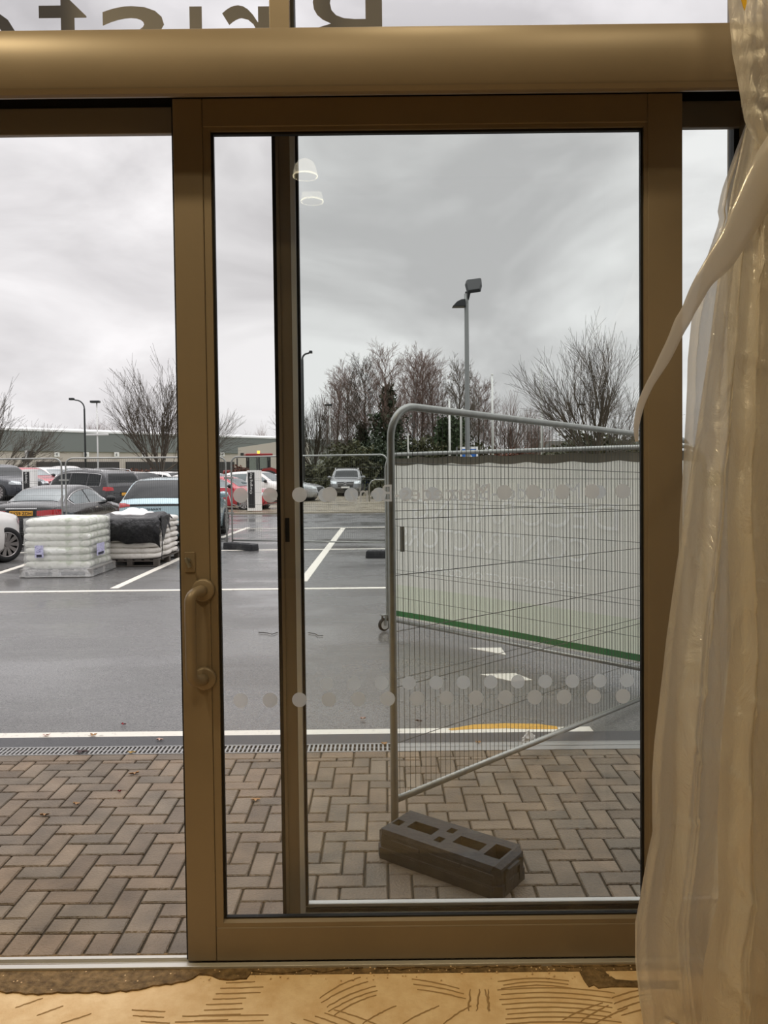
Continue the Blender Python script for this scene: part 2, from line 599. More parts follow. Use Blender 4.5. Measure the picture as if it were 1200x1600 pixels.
def text_obj(name, s, m, width, height, origin, xdir, zdir, extrude=0.001, parent=None, mirror=False, spacing=1.0):
    """flat lettering filling width x height, lower corner at origin, running along xdir, up along zdir"""
    cu = bpy.data.curves.new(name + '_curve', 'FONT')
    cu.body = s
    cu.size = 1.0
    cu.extrude = 0.0
    cu.space_character = spacing
    cu.resolution_u = 4
    tmp = bpy.data.objects.new(name + '_tmp', cu)
    COL.objects.link(tmp)
    bpy.context.view_layer.update()
    dg = bpy.context.evaluated_depsgraph_get()
    me = bpy.data.meshes.new_from_object(tmp.evaluated_get(dg))
    bpy.data.objects.remove(tmp)
    bpy.data.curves.remove(cu)
    xs = [v.co.x for v in me.vertices]
    ys = [v.co.y for v in me.vertices]
    x0, x1, y0, y1 = min(xs), max(xs), min(ys), max(ys)
    xd, zd = Vector(xdir).normalized(), Vector(zdir).normalized()
    nrm = xd.cross(zd)
    og = Vector(origin)
    for v in me.vertices:
        a = (v.co.x - x0) / (x1 - x0)
        if mirror:
            a = 1 - a
        b = (v.co.y - y0) / (y1 - y0)
        v.co = og + xd * (a * width) + zd * (b * height)
    bm = bmesh.new()
    bm.from_mesh(me)
    bmesh.ops.remove_doubles(bm, verts=bm.verts, dist=1e-5)
    if extrude > 0:
        ret = bmesh.ops.extrude_face_region(bm, geom=bm.faces[:])
        vv = [e for e in ret['geom'] if isinstance(e, bmesh.types.BMVert)]
        bmesh.ops.translate(bm, verts=vv, vec=nrm * -extrude)
        bmesh.ops.recalc_face_normals(bm, faces=bm.faces)
    bm.to_mesh(me)
    bm.free()
    me.name = name
    me.materials.clear()
    me.materials.append(M[m])
    o = bpy.data.objects.new(name, me)
    COL.objects.link(o)
    if parent:
        o.parent = parent
    return o


# ============================================================ SETTING: the showroom
YD = 2.70      # front sliding leaf
YF = 2.915     # fixed leaf behind
YP0 = G(600, 1488.5).y   # paving starts here


def zz(py, Y):
    return P(600, py, Y).z


def xh(px, Y):
    return (px - 600) / FPX * Y


b = MB()
b.box(-4.2, 4.2, -7.0, 2.60, -0.12, -0.012)
b.box(-1.95, 1.42, 2.60, 2.645, -0.12, -0.012)
floor = tag(b.build('floor', 'screed'), 'sandy screed floor with trowel marks', 'floor', kind='structure')
b = MB().box(-4.2, 4.2, -7.0, 2.9, 6.2, 6.3)
tag(b.build('ceiling', 'ceiling'), kind='structure')
tag(MB().box(-4.3, -4.2, -7.0, 2.9, -0.12, 6.3).build('wall_left', 'wall'), kind='structure')
tag(MB().box(4.2, 4.3, -7.0, 2.9, -0.12, 6.3).build('wall_right', 'wall'), kind='structure')
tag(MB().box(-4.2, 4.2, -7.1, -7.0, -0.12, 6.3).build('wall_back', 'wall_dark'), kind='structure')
b = MB()
b.box(-4.2, -1.95, 2.7, 2.95, -0.12, 6.2)
b.box(1.42, 4.2, 2.7, 2.95, -0.12, 6.2)
b.box(-1.95, 1.42, 2.7, 2.95, 4.9, 6.2)
tag(b.build('wall_front', 'wall'), kind='structure')
# jambs
tag(MB().box(-1.95, -1.86, 2.66, 3.02, -0.02, 4.9).build('trim_1', 'bronze', bevel=0.004), kind='structure')
tag(MB().box(1.325, 1.42, 2.66, 3.02, -0.02, 4.9).build('trim_2', 'bronze', bevel=0.004), kind='structure')

# curved header cover
prof = [(2.735, 3.062), (2.66, 3.02), (2.60, 2.982), (2.575, 2.966), (2.56, 2.962), (2.548, 2.966), (2.54, 2.98)]
for i in range(49):
    a = -0.9 + 1.8 * i / 48
    prof.append((2.585 - 0.058 * cos(a) / cos(0) * 1.0, 3.07 + 0.098 * sin(a) / sin(0.9)))
prof += [(2.575, 3.183), (2.62, 3.188), (2.80, 3.19), (2.80, 3.062)]
zb_h, zt_h = zz(147, 2.51), zz(42, 2.50)
prof = [(y - 0.05, zb_h + (z - 2.962) * (zt_h - zb_h) / (3.168 - 2.962)) for y, z in prof]
prof[0] = (2.685, zz(149, 2.685))
prof[-1] = (2.75, zz(146, 2.75))
ZW = zt_h + 0.02
hb = MB()
hb.prism(prof, -1.95, 1.42, 'yz')
tag(hb.build('trim_3', 'bronze', smooth=False), 'curved bronze header cover above the sliding doors', kind='structure')
# track box / outer head bar
b = MB()
zB, zM = zz(209, 2.925), zz(163, 2.90)
b.box(-1.86, 1.325, 2.90, 2.925, zB, zM)
tag(b.build('trim_4', 'bronze_dark', bevel=0.003), kind='structure')
tag(MB().box(-1.86, 1.325, 2.905, 2.925, zM, 3.19).box(-1.86, 1.325, 2.80, 2.91, zM + .05, zM + .12).build('trim_5', 'black'), kind='structure')

# upper glazing
w1 = thing('window_1', 'upper glazing above the door header', 'window', kind='structure')
b = MB()
XM0, XM1, XM2 = P(420.5, 22, 2.70).x, P(452, 22, 2.70).x, P(459, 22, 2.735).x
b.box(XM0, XM1, 2.70, 2.80, ZW, 4.9)
b.box(-1.86, 1.325, 2.70, 2.80, ZW - .035, ZW)
b.box(-1.86, 1.325, 2.70, 2.80, 4.84, 4.9)
b.build('window_frame', 'bronze', w1, bevel=0.002)
MB().box(XM1, XM2, 2.735, 2.79, ZW, 4.84).build('rubber_seal', 'seal', w1)
MB().box(-1.86, XM0, 2.757, 2.763, ZW, 4.86).box(XM1, 1.325, 2.757, 2.763, ZW, 4.86).build('pane', 'glass_up', w1)


# ---- sliding leaf (front)
def rect_frame(mb, xo0, xo1, zo0, zo1, xi0, xi1, zi0, zi1, y0, y1):
    mb.box(xo0, xi0, y0, y1, zo0, zo1)
    mb.box(xi1, xo1, y0, y1, zo0, zo1)
    mb.box(xi0, xi1, y0, y1, zi1, zo1)
    mb.box(xi0, xi1, y0, y1, zo0, zi0)


d1 = thing('door_1', 'bronze framed sliding door leaf with pull handle and white dots', 'door', kind='structure')
X0, XJ, XG0, XG1, X1 = [xh(v, YD) for v in (280, 326, 337.3, 1008, 1067)]
Z0, ZG0, ZG1, Z1 = 0.003, zz(1436, YD), zz(207.5, YD + .034), zz(150.5, YD)
YB = YD + 0.05
MB().box(X0, XJ - 0.0012, YD, YB, Z0, Z1).build('left_stile', 'bronze', d1, bevel=0.003)
MB().box(XG1 + 0.012, X1, YD, YB, Z0, Z1).build('right_stile', 'bronze', d1, bevel=0.003)
MB().box(XJ, XG1 + 0.0115, YD, YB, ZG1 + 0.012, Z1).build('top_rail', 'bronze', d1, bevel=0.003)
MB().box(XJ, XG1 + 0.0115, YD, YB, Z0, ZG0 - 0.026).build('bottom_rail', 'bronze', d1, bevel=0.003)
b = MB()
b.box(XJ, XG0, YD + 0.004, YB, ZG0 - 0.026, ZG1 + 0.012)
b.box(XG1, XG1 + 0.012, YD + 0.004, YB, ZG0 - 0.026, ZG1 + 0.012)
b.box(XG0, XG1, YD + 0.004, YB, ZG1, ZG1 + 0.012)
b.add([(XG0, YD + 0.003, ZG0 - 0.026), (XG1, YD + 0.003, ZG0 - 0.026), (XG1, YD + 0.003, ZG0 - 0.010), (XG0, YD + 0.003, ZG0 - 0.010),
       (XG0, YD + 0.022, ZG0), (XG1, YD + 0.022, ZG0), (XG0, YD + 0.022, ZG0 - 0.026), (XG1, YD + 0.022, ZG0 - 0.026)],
      [(0, 1, 2, 3), (3, 2, 5, 4), (4, 5, 7, 6), (6, 7, 1, 0), (0, 3, 4, 6), (1, 7, 5, 2)])
b.build('glazing_bead', 'bronze', d1)
b = MB()
e = 0.008
rect_frame(b, XG0 - 0.001, XG1 + 0.001, ZG0 - 0.001, ZG1 + 0.001, XG0 + e, XG1 - e, ZG0 + 0.003, ZG1 - e, YD + 0.016, YD + 0.034)
b.box(X0 - 0.007, X0 + 0.001, YD + 0.012, YD + 0.04, Z0, Z1)
b.build('rubber_seal', 'seal', d1)
MB().box(XG0 + 0.003, XG1 - 0.003, YD + 0.0235, YD + 0.0275, ZG0 - 0.002, ZG1 - 0.002).build('glass_pane', 'glass', d1)


def dots(mb, xs, py, Y, r):
    for px in xs:
        c = P(px, py + (600 - px) * 0.0112, Y)
        vs = [(c.x + r * cos(2 * pi * k / 28), Y, c.z + r * sin(2 * pi * k / 28)) for k in range(28)]
        mb.add(vs, [tuple(range(28))])


yg = YD + 0.0232
b = MB()
dots(b, [376, 422, 468, 515, 788, 833, 879, 925, 973], 771.5, yg, 0.0262)
dots(b, [376 + 45.95 * k for k in range(14)], 1092, yg, 0.0262)
b.build('dot_pattern', 'vinyl', d1)
a0, a1 = P(545, 784, yg), P(766, 784, yg)
text_obj('lettering', 'Mercedes-Benz', 'film_text', a1.x - a0.x, 0.06, (a0.x, yg, P(600, 784, yg).z), (1, 0, 0), (0, 0, 1), 0.0, d1, mirror=True)

# handle and lock
hx = P(319, 990, YD).x
ht, hbz = P(315, 922, YD).z, P(318, 1060, YD).z
hd = MB()
for z in (ht, hbz):
    hd.lathe([(0.001, -0.014), (0.034, -0.014), (0.039, -0.010), (0.041, 0.0), (0.001, 0.0)], (hx, YD, z), 32, 'y')
pts = [(hx, YD - 0.005, ht), (hx - 0.006, YD - 0.03, ht)]
for k in range(7):
    a = k / 6 * pi / 2
    pts.append((hx - 0.012 - 0.018 * sin(a), YD - 0.04 - 0.028 * sin(a), ht - 0.03 * (1 - cos(a)) - 0.002))
for k in range(1, 8):
    pts.append((hx - 0.03, YD - 0.068, ht - 0.03 + (hbz + 0.03 - ht + 0.03) * k / 8))
for k in range(7):
    a = (1 - k / 6) * pi / 2
    pts.append((hx - 0.012 - 0.018 * sin(a), YD - 0.04 - 0.028 * sin(a), hbz + 0.03 * (1 - cos(a)) + 0.002))
pts += [(hx - 0.006, YD - 0.03, hbz), (hx, YD - 0.005, hbz)]
hd.tube(pts, 0.0195, 20)
hd.build('door_handle', 'bronze', d1, smooth=True)
lc = P(297, 878, YD)
lk = MB()
lk.box(lc.x - 0.018, lc.x + 0.018, YD - 0.005, YD, lc.z - 0.035, lc.z + 0.035)
lko = lk.build('lock_plate', M['bronze'], d1, bevel=0.002)
k = MB()
k.cyl((lc.x - 0.005, YD - 0.005, lc.z + 0.006), 0.009, -0.012, 20, 'y')
k.box(-0.004, 0.004, -0.022, 0, -0.022, 0.014, Matrix.Translation((lc.x - 0.003, YD - 0.012, lc.z + 0.004)) @ Matrix.Rotation(radians(-22), 4, 'Y'))
k.build('thumb_turn', 'galv', lko, bevel=0.001)

# ---- fixed leaf behind
d2 = thing('door_2', 'rear bronze and aluminium glazed leaf with tinted glass', 'door', kind='structure')
XF0, XF1, XF2, XF3, XF4 = [xh(v, YF) for v in (432, 438, 460, 468, 472)]
ZFT = zz(205, YF + .04)
RZ = [zz(v, YF) for v in (1440, 1427, 1421.5, 1416.5)]
XR = 1.325
MB().box(XF1, XF2, YF, YF + 0.05, 0.0, ZFT + .03).build('stile', 'bronze', d2, bevel=0.002)
MB().box(XF1 + 0.0005, XF1 + 0.012, YF - 0.006, YF, 0.03, ZFT).build('glazing_bead', 'bronze', d2, bevel=0.001)
MB().box(XF2, XF3, YF - 0.004, YF + 0.05, 0.02, ZFT).build('aluminium_edge', 'alu', d2, bevel=0.002)
MB().box(XF0, XF1, YF + 0.004, YF + 0.045, 0.02, ZFT).box(XF3, XF4, YF + 0.01, YF + 0.04, RZ[3], ZFT).box(XF3, XR, YF + 0.0, YF + 0.04, ZFT, zz(197.5, YF)).box(XR - 0.02, XR, YF + 0.0, YF + 0.045, 0.03, ZFT).build('rubber_seal', 'seal', d2)
MB().box(XF3, XR, YF - 0.008, YF + 0.05, max(RZ[0], .004), RZ[1]).box(XF3, XR, YF + 0.022, YF + 0.05, RZ[2], RZ[3]).build('bottom_rail', 'alu_white', d2, bevel=0.002)
MB().box(XF3, XR, YF + 0.012, YF + 0.045, RZ[1], RZ[2]).build('bottom_gasket', 'seal', d2)
MB().box(XF4 - 0.002, XR - 0.012, YF + 0.023, YF + 0.028, RZ[3] - .004, ZFT + .004).build('glass_pane', 'glass_tint', d2)
kp = P(449, 828, YF)
MB().box(kp.x - 0.008, kp.x + 0.008, YF - 0.0015, YF + 0.0, kp.z - 0.045, kp.z + 0.045).build('keyhole_slot', 'black', d2)
yg2 = YF + 0.0225
b = MB()
dots(b, [508, 549, 592, 634, 676, 936, 975], 772.5, yg2, 0.0262)
dots(b, [511 + 42.6 * k for k in range(12)], 1067.5, yg2, 0.0262)
b.build('dot_pattern', 'vinyl', d2)
a0, a1 = P(703, 782, yg2), P(906, 782, yg2)
text_obj('lettering', 'Mercedes-Benz', 'film_text', a1.x - a0.x, 0.06, (a0.x, yg2, P(600, 783, yg2).z), (1, 0, 0), (0, 0, 1), 0.0, d2, mirror=True)

# ---- threshold track
b = MB()
TN0, TN1 = G(600, 1508).y, G(600, 1501.5).y
TF0, TF1 = G(600, 1494).y, G(600, 1489.5).y
b.box(-1.86, 1.325, TN0, TN1, -0.012, 0.002)
b.box(-1.86, 1.325, TF0, TF1, -0.012, 0.003)
b.box(-1.86, 1.325, TN1, TF0, -0.012, -0.008)
tag(b.build('trim_6', 'alu_white', bevel=0.002), 'aluminium threshold track of the sliding doors', kind='structure')
tag(MB().box(-1.86, 1.325, TF1, TF1 + .02, -0.03, -0.002).box(-1.86, 1.325, 2.645, TN0, -0.03, -0.010).build('trim_7', 'mortar'), kind='structure')

# ---- mortar edge on the floor (irregular strip) + bare patch
rnd = random.Random(3)


def blob(pts_px, z0, z1, name, m, parent=None):
    mb = MB()
    ps = [G(x, y, z1) for x, y in pts_px]
    n = len(ps)
    vs = [(p.x, p.y, z0) for p in ps] + [(p.x, p.y, z1) for p in ps]
    mb.add(vs, [tuple(range(n)), tuple(range(2 * n - 1, n - 1, -1))] + [(i, (i + 1) % n, (i + 1) % n + n, i + n) for i in range(n)])
    return mb.build(name, m, parent)


edge = [(-60, 1555), (0, 1549), (60, 1552), (110, 1549), (170, 1550), (215, 1545), (240, 1538), (268, 1536), (290, 1531), (312, 1522), (330, 1524), (355, 1530), (385, 1528), (394, 1517), (440, 1519), (480, 1514), (505, 1517), (545, 1512), (600, 1510), (625, 1514), (660, 1511), (700, 1514), (760, 1509), (800, 1512), (850, 1508), (905, 1510), (960, 1508), (1100, 1508)]
e2 = []
for (xa, ya), (xb, yb) in zip(edge, edge[1:]):
    n = max(2, int((xb - xa) / 9))
    for i in range(n):
        t = i / n
        e2.append((xa + (xb - xa) * t, ya + (yb - ya) * t + rnd.uniform(-1.6, 1.6)))
blob(e2 + [(1100, 1500), (-60, 1507)], -0.02, -0.006, 'mortar_edge', 'mortar', floor)
bl = [(905, 1516), (912, 1511), (930, 1508), (944, 1511), (947, 1520), (962, 1530), (985, 1532), (1060, 1532), (1060, 1544), (985, 1541), (955, 1541), (935, 1543), (928, 1538), (920, 1541), (912, 1530)]
blob(bl, -0.02, -0.0075, 'bare_patch', 'mortar', floor)
# trowel marks: raised combed lines, groove shade put into their darker colour
tm = MB()


def mark(pts, w=1.3):
    ps = []
    for x, y in pts:
        ps.append(G(x + rnd.uniform(-1, 1), y, -0.0115))
    mbv, fs = [], []
    for i, p in enumerate(ps):
        d = ps[min(i + 1, len(ps) - 1)] - ps[max(0, i - 1)]
        d.normalize()
        nrm = Vector((-d.y, d.x, 0))
        ww = (w / 430) * (0.55 + 0.5 * sin(pi * i / (len(ps) - 1))) * rnd.uniform(0.8, 1.2)
        mbv += [p + nrm * ww + Vector((0, 0, 0)), p - nrm * ww, p + nrm * ww * 0.2 + Vector((0, 0, 0.0022))]
    for i in range(len(ps) - 1):
        a, c = 3 * i, 3 * i + 3
        fs += [(a, a + 2, c + 2, c), (a + 2, a + 1, c + 1, c + 2)]
    tm.add(mbv, fs)


def comb(x0, y0, x1, y1, n, dx, dy, sag=0, seg=14, jit=4):
    for k in range(n):
        a, c = (x0 + dx * k + rnd.uniform(-jit, jit), y0 + dy * k), (x1 + dx * k + rnd.uniform(-jit, jit) * 3, y1 + dy * k)
        mark([(a[0] + (c[0] - a[0]) * t / seg, a[1] + (c[1] - a[1]) * t / seg + sag * sin(pi * t / seg) + rnd.uniform(-.25, .25)) for t in range(seg + 1)])


comb(352, 1536, 410, 1534, 9, -7, 8.5, 0, 10)
comb(498, 1560, 572, 1527, 5, 6, 7, -4)
comb(520, 1578, 598, 1606, 5, -16, 5, -2)
comb(205, 1578, 262, 1581, 4, 6, 9, 0)
comb(282, 1588, 425, 1586, 2, -8, 9, 0)
comb(780, 1534, 885, 1533, 3, 3, 5.5, -5)
comb(780, 1547, 950, 1552, 9, 2, 7.6, -6)
comb(882, 1594, 935, 1567, 3, 22, 4, -2)
comb(738, 1546, 738, 1580, 4, 9, 0, 0, 8)
comb(640, 1530, 712, 1545, 3, 6, 8, -2)
comb(690, 1600, 740, 1572, 3, -60, 0, -2)
comb(955, 1560, 1010, 1545, 4, 6, 9, -2)
comb(20, 1575, 70, 1560, 3, 40, 12, 0)
tm.build('trowel_marks', 'groove_shade', floor)
# loose crumbs along the mortar edge
cr = MB()
for i in range(240):
    x = rnd.uniform(-20, 1000)
    p = G(x, rnd.gauss(1516, 9) + (16 if x < 250 else 0) * rnd.random(), -0.01)
    if p.y > TN0:
        continue
    r = rnd.uniform(0.0012, 0.004)
    cr.lathe([(0.0001, -r * .6), (r, -r * .2), (r * .8, r * .5), (0.0001, r * .7)], (p.x, p.y, -0.0095 + r * .5), 5)
tag(cr.build('mortar_crumbs', 'screed'), 'tan mortar crumbs scattered along the floor edge', 'debris', kind='stuff')

# ---- pendants (behind the viewer, seen as reflections)
ref = 2 * (YD + 0.0255)


def pendant(px, py, dist, r, label):
    p = P(px, py, dist)
    o = thing('pendant_lamp', label, 'lamp', (p.x, ref - dist, p.z), 0, 'pendant lamps')
    pr = [(0.03 * r, 1.42 * r), (0.3 * r, 1.38 * r), (r * 0.62, 1.2 * r), (r * 0.84, .88 * r), (r * 0.96, 0.45 * r), (r, 0.0)]
    inner = [(a * 0.94, h * 0.95) for a, h in pr]
    MB().lathe(pr, n=40).build('lamp_shade', 'lampshade', o, smooth=True)
    MB().lathe(inner, n=40).build('shade_lining', 'lampinner', o, smooth=True)
    MB().lathe([(r * .96, 0.0), (r * 1.03, 0.0), (r * 1.03, 0.008), (r * .96, 0.008), (r * .96, 0)], n=40).build('rim_ring', 'lampglow', o)
    MB().tube([(0, 0, 1.4 * r), (0, 0, 6.2 - p.z)], 0.002, 6).build('cord', 'darktrim', o)
    return o


pendant(477, 276, 4.6, 0.071, 'small opal dome pendant lamp hanging in front of the doors, mirrored in the glass')


# ============================================================ POLYTHENE SHEETS
def interp(tab, y):
    if y <= tab[0][0]:
        return tab[0][1]
    for (a, xa), (c, xc) in zip(tab, tab[1:]):
        if y <= c:
            t = (y - a) / (c - a)
            return xa + (xc - xa) * t
    return tab[-1][1]


def ridge(t):
    t = t % 1.0
    return 1 - abs(2 * t - 1)


def sheet(name, label, m, left, right, y0, y1, Y, amp, folds, seed, nu=90, nv=150, lean=0.0, smooth=True):
    rr = random.Random(seed)
    ph = [rr.random() for _ in range(8)]
    mb = MB()

    def fn(u, v):
        py = y0 + (y1 - y0) * v
        pl, pr = interp(left, py), interp(right, py)
        Yv = Y + lean * v
        a, c = P(pl, py, Yv), P(pr, py, Yv)
        x = a.x + (c.x - a.x) * u
        z = a.z
        w = noise.noise(Vector((u * 3 + ph[2] * 9, v * 2.2, ph[0] * 5))) * 0.16
        s = u * folds + w * 1.4 + ph[1] + v * 0.5 * (ph[3] - 0.5)
        f = amp * (ridge(s) ** 1.3 - 0.5)
        f += amp * 0.55 * (ridge(s * 2.3 + v * 1.7 * (ph[4] - .5) + ph[5]) ** 2 - 0.3)
        f += 0.018 * noise.noise(Vector((x * 5, v * 16, seed)))
        cr1 = abs(noise.noise(Vector((x * 4 + v * 3.5, v * 9 - x * 3, seed + 5.1))))
        f += 0.012 * max(0, 1 - cr1 / 0.07)
        cr2 = abs(noise.noise(Vector((x * 9 - v * 6, v * 20 + x * 4, seed + 9.3))))
        f += 0.004 * max(0, 1 - cr2 / 0.10)
        edge_ = min(1, u * 6 + 0.15)
        return (x + 0.3 * amp * sin(s * 6.2), Yv - f * edge_, max(z, -0.006 + 0.002 * abs(f)))
    mb.grid(fn, nu, nv)
    o = mb.build(name, m, smooth=smooth)
    tag(o, label, 'plastic sheet', 'polythene dust sheets hanging at the right')
    return o


sheet('polythene_sheet', 'thin whitish polythene sheet hanging closest to the glass behind the others', 'film_thin',
      [(185, 1166), (230, 1149), (300, 1124), (330, 1118), (345, 1121), (400, 1102), (460, 1086), (500, 1077), (560, 1071), (650, 1068), (740, 1063), (820, 1058), (950, 1056), (1720, 1056)],
      [(150, 1245), (1800, 1300)], 185, 1640, 2.62, 0.03, 5, 4, 60, 120)
sheet('polythene_sheet', 'wide beige polythene sheet in the middle, spreading over the floor', 'film',
      [(200, 1172), (300, 1150), (400, 1133), (500, 1120), (600, 1106), (720, 1088), (800, 1076), (900, 1061), (1000, 1047), (1050, 1041), (1100, 1035), (1160, 1027), (1210, 1023), (1300, 1022), (1340, 1012), (1400, 1000), (1440, 991), (1500, 990), (1560, 995), (1600, 1001), (1720, 1018)],
      [(200, 1240), (1000, 1290), (1720, 1340)], 200, 1700, 2.46, 0.055, 4.2, 11, 110, 190, lean=-0.10)
sheet('polythene_sheet', 'narrow pleated polythene sheet nearest the viewer at right edge', 'film',
      [(230, 1178), (400, 1165), (600, 1150), (800, 1140), (1000, 1148), (1150, 1135), (1280, 1128), (1400, 1131), (1500, 1108), (1600, 1104), (1720, 1100)],
      [(230, 1250), (1720, 1360)], 230, 1700, 2.28, 0.06, 3.2, 23, 90, 190, lean=-0.06)
sheet('polythene_sheet', 'short tan polythene sheet gathered over the header end', 'film',
      [(-150, 1133), (0, 1134), (80, 1139), (120, 1147), (190, 1159), (215, 1172), (235, 1190), (255, 1215)],
      [(-150, 1330), (260, 1330)], -150, 262, 2.36, 0.035, 2.0, 31, 60, 60)

# strip of film
st = [(1235, 215, 60), (1200, 268, 58), (1176, 318, 52), (1150, 368, 46), (1126, 405, 40), (1100, 438, 30), (1083, 470, 24), (1072, 492, 23), (1062, 510, 22), (1046, 545, 19), (1030, 575, 16), (1014, 603, 12), (1003, 628, 12), (997, 650, 10), (994, 672, 8), (995, 690, 5)]
mb = MB()


def spline(pts, n):
    out = []
    for i in range(len(pts) - 1):
        p0, p1, p2, p3 = pts[max(i - 1, 0)], pts[i], pts[i + 1], pts[min(i + 2, len(pts) - 1)]
        for k in range(n):
            t = k / n
            out.append(tuple(0.5 * ((2 * b_) + (-a_ + c_) * t + (2 * a_ - 5 * b_ + 4 * c_ - d_) * t * t + (-a_ + 3 * b_ - 3 * c_ + d_) * t ** 3) for a_, b_, c_, d_ in zip(p0, p1, p2, p3)))
    out.append(pts[-1])
    return out


sp = spline(st, 5)
vs, fs = [], []
for i, (x, y, w) in enumerate(sp):
    xa, ya, _ = sp[max(i - 1, 0)]
    xb, yb, _ = sp[min(i + 1, len(sp) - 1)]
    L = hypot(xb - xa, yb - ya)
    nx, ny = -(yb - ya) / L, (xb - xa) / L
    w *= 1 + 0.04 * sin(i * .7)
    for k in range(5):
        t = k / 4 - 0.5
        vs.append(P(x + nx * w * t, y + ny * w * t, 2.22 + 0.1 * (t * t - .2) * w / 400 + 0.22 * min(1, i / len(sp))))
for i in range(len(sp) - 1):
    for k in range(4):
        a = i * 5 + k
        fs.append((a, a + 1, a + 6, a + 5))
mb.add(vs, fs)
tag(mb.build('polythene_strip', 'film_strip', smooth=True, solid=0.0006), 'long twisted polythene strip trailing down from the sheets across the frame', 'plastic strip')
p0 = [P(1156, -6, 2.24), P(1166, -6, 2.24), P(1166, 6, 2.24), P(1163, 17, 2.24), P(1160, 8, 2.24)]
mb = MB()
n = len(p0)
mb.add([tuple(p) for p in p0] + [(p.x, p.y - 0.003, p.z) for p in p0], [tuple(range(n)), tuple(range(2 * n - 1, n - 1, -1))] + [(i, (i + 1) % n, (i + 1) % n + n, i + n) for i in range(n)])
tag(mb.build('yellow_tape', 'yellow_tape'), 'scrap of yellow tape stuck on the polythene at top right', 'tape')

# ============================================================ OUTSIDE GROUND
YDR0 = G(600, 1174).y      # drain near edge
YDR1 = G(600, 1161).y
YRL0, YRL1 = G(600, 1146).y, G(600, 1138.5).y
tag(MB().box(-120, 120, YDR1, 260, -0.3, -0.006).build('tarmac_ground', 'tarmac'), 'wet tarmac of the car park', 'ground', kind='structure')
tag(MB().box(-6, 6, YP0, YDR0, -0.3, -0.009).build('paving_bed', 'joint'), 'dark jointing bed below the block paving', 'ground', kind='structure')
rnd = random.Random(7)
b = MB()


def brick(x0, x1, y0, y1):
    g = 0.0042
    x0, x1, y0, y1 = x0 + g, x1 - g, y0 + g, y1 - g
    if x1 < -3.0 or x0 > 3.0 or y0 < YP0 - .01 or y1 > YDR0 + 0.001 or x1 - x0 < .01 or y1 - y0 < .01:
        if y1 <= YP0 or y0 >= YDR0:
            return
        y0, y1 = max(y0, YP0), min(y1, YDR0)
        if y1 - y0 < .02:
            return
    h = 0.0005 + rnd.uniform(-0.0012, 0.0012)
    tz = [rnd.uniform(-0.0009, 0.0009) for _ in range(4)]
    c = 0.005
    vs = [(x0, y0, -0.02), (x1, y0, -0.02), (x1, y1, -0.02), (x0, y1, -0.02), (x0, y0, h - c), (x1, y0, h - c), (x1, y1, h - c), (x0, y1, h - c),
          (x0 + c, y0 + c, h + tz[0]), (x1 - c, y0 + c, h + tz[1]), (x1 - c, y1 - c, h + tz[2]), (x0 + c, y1 - c, h + tz[3])]
    fs = [(8, 9, 10, 11)]
    for i in range(4):
        j = (i + 1) % 4
        fs += [(i, j, j + 4, i + 4), (i + 4, j + 4, j + 8, i + 8)]
    t = rnd.uniform(0.72, 1.12)
    w = rnd.uniform(-0.05, 0.06)
    b.add(vs, fs, (t * (1 + w), t, t * (1 - w), 1))


U = 0.1
yb0, yb1 = YP0 + 0.14, YDR0 - 0.1
xx = -3.0
while xx < 3.0:
    brick(xx, xx + U, YP0, yb0)
    brick(xx * 1.0, xx + 2 * U, yb1, YDR0) if int(round((xx + 3) / U)) % 2 == 0 else None
    xx += U


def hbrick(ci, cj, ni, nj):
    x0, x1 = ci * U, (ci + ni) * U
    y0, y1 = yb0 + cj * U, yb0 + (cj + nj) * U
    y0, y1 = max(y0, yb0), min(y1, yb1)
    if y1 - y0 < 0.02 or x1 < -3 or x0 > 3:
        return
    brick(x0, x1, y0, y1)


for cj in range(-2, 24):
    for ci in range(-34, 34):
        r = (ci + cj) % 4
        if r == 0:
            hbrick(ci, cj, 2, 1)
        elif r == 2:
            hbrick(ci, cj, 1, 2)
tag(b.build('block_paving', 'paver'), 'herringbone block paving outside the doors', 'paving', kind='structure')

# drain channel
dr = thing('drain_channel', 'slotted metal drainage channel between paving and tarmac at left', 'drain')
MB().box(-3, 3, YDR0 + 0.001, YDR1 - 0.001, -0.1, -0.02).build('channel', 'black', dr)
g = MB()
g.box(-3, 3, YDR0 + 0.002, YDR0 + 0.014, -0.02, 0.0)
g.box(-3, 3, YDR1 - 0.014, YDR1 - 0.002, -0.02, 0.0)
g.box(-3, 3, (YDR0 + YDR1) / 2 - 0.003, (YDR0 + YDR1) / 2 + 0.003, -0.02, -0.001)
k = 0
xx = -3.0
while xx < 0.02:
    w = 0.012
    dxs = 0.0
    g.add([(xx, YDR0 + 0.01, 0), (xx + w, YDR0 + 0.01, 0), (xx + w + dxs, YDR1 - 0.01, 0), (xx + dxs, YDR1 - 0.01, 0),
           (xx, YDR0 + 0.01, -.015), (xx + w, YDR0 + 0.01, -.015), (xx + w + dxs, YDR1 - 0.01, -.015), (xx + dxs, YDR1 - 0.01, -.015)],
          [(0, 1, 2, 3), (4, 7, 6, 5), (0, 4, 5, 1), (1, 5, 6, 2), (2, 6, 7, 3), (3, 7, 4, 0)])
    xx += 0.027
g.box(0.05, 3, YDR0 + 0.01, YDR1 - 0.01, -0.012, -0.001)
g.build('grate', 'drain', dr)
tag(MB().box(-6, 6, YDR1, YRL0, -0.02, -0.001).build('kerb_strip', 'kerbtar'), 'dark fine tarmac strip behind the drain', 'ground', kind='structure')


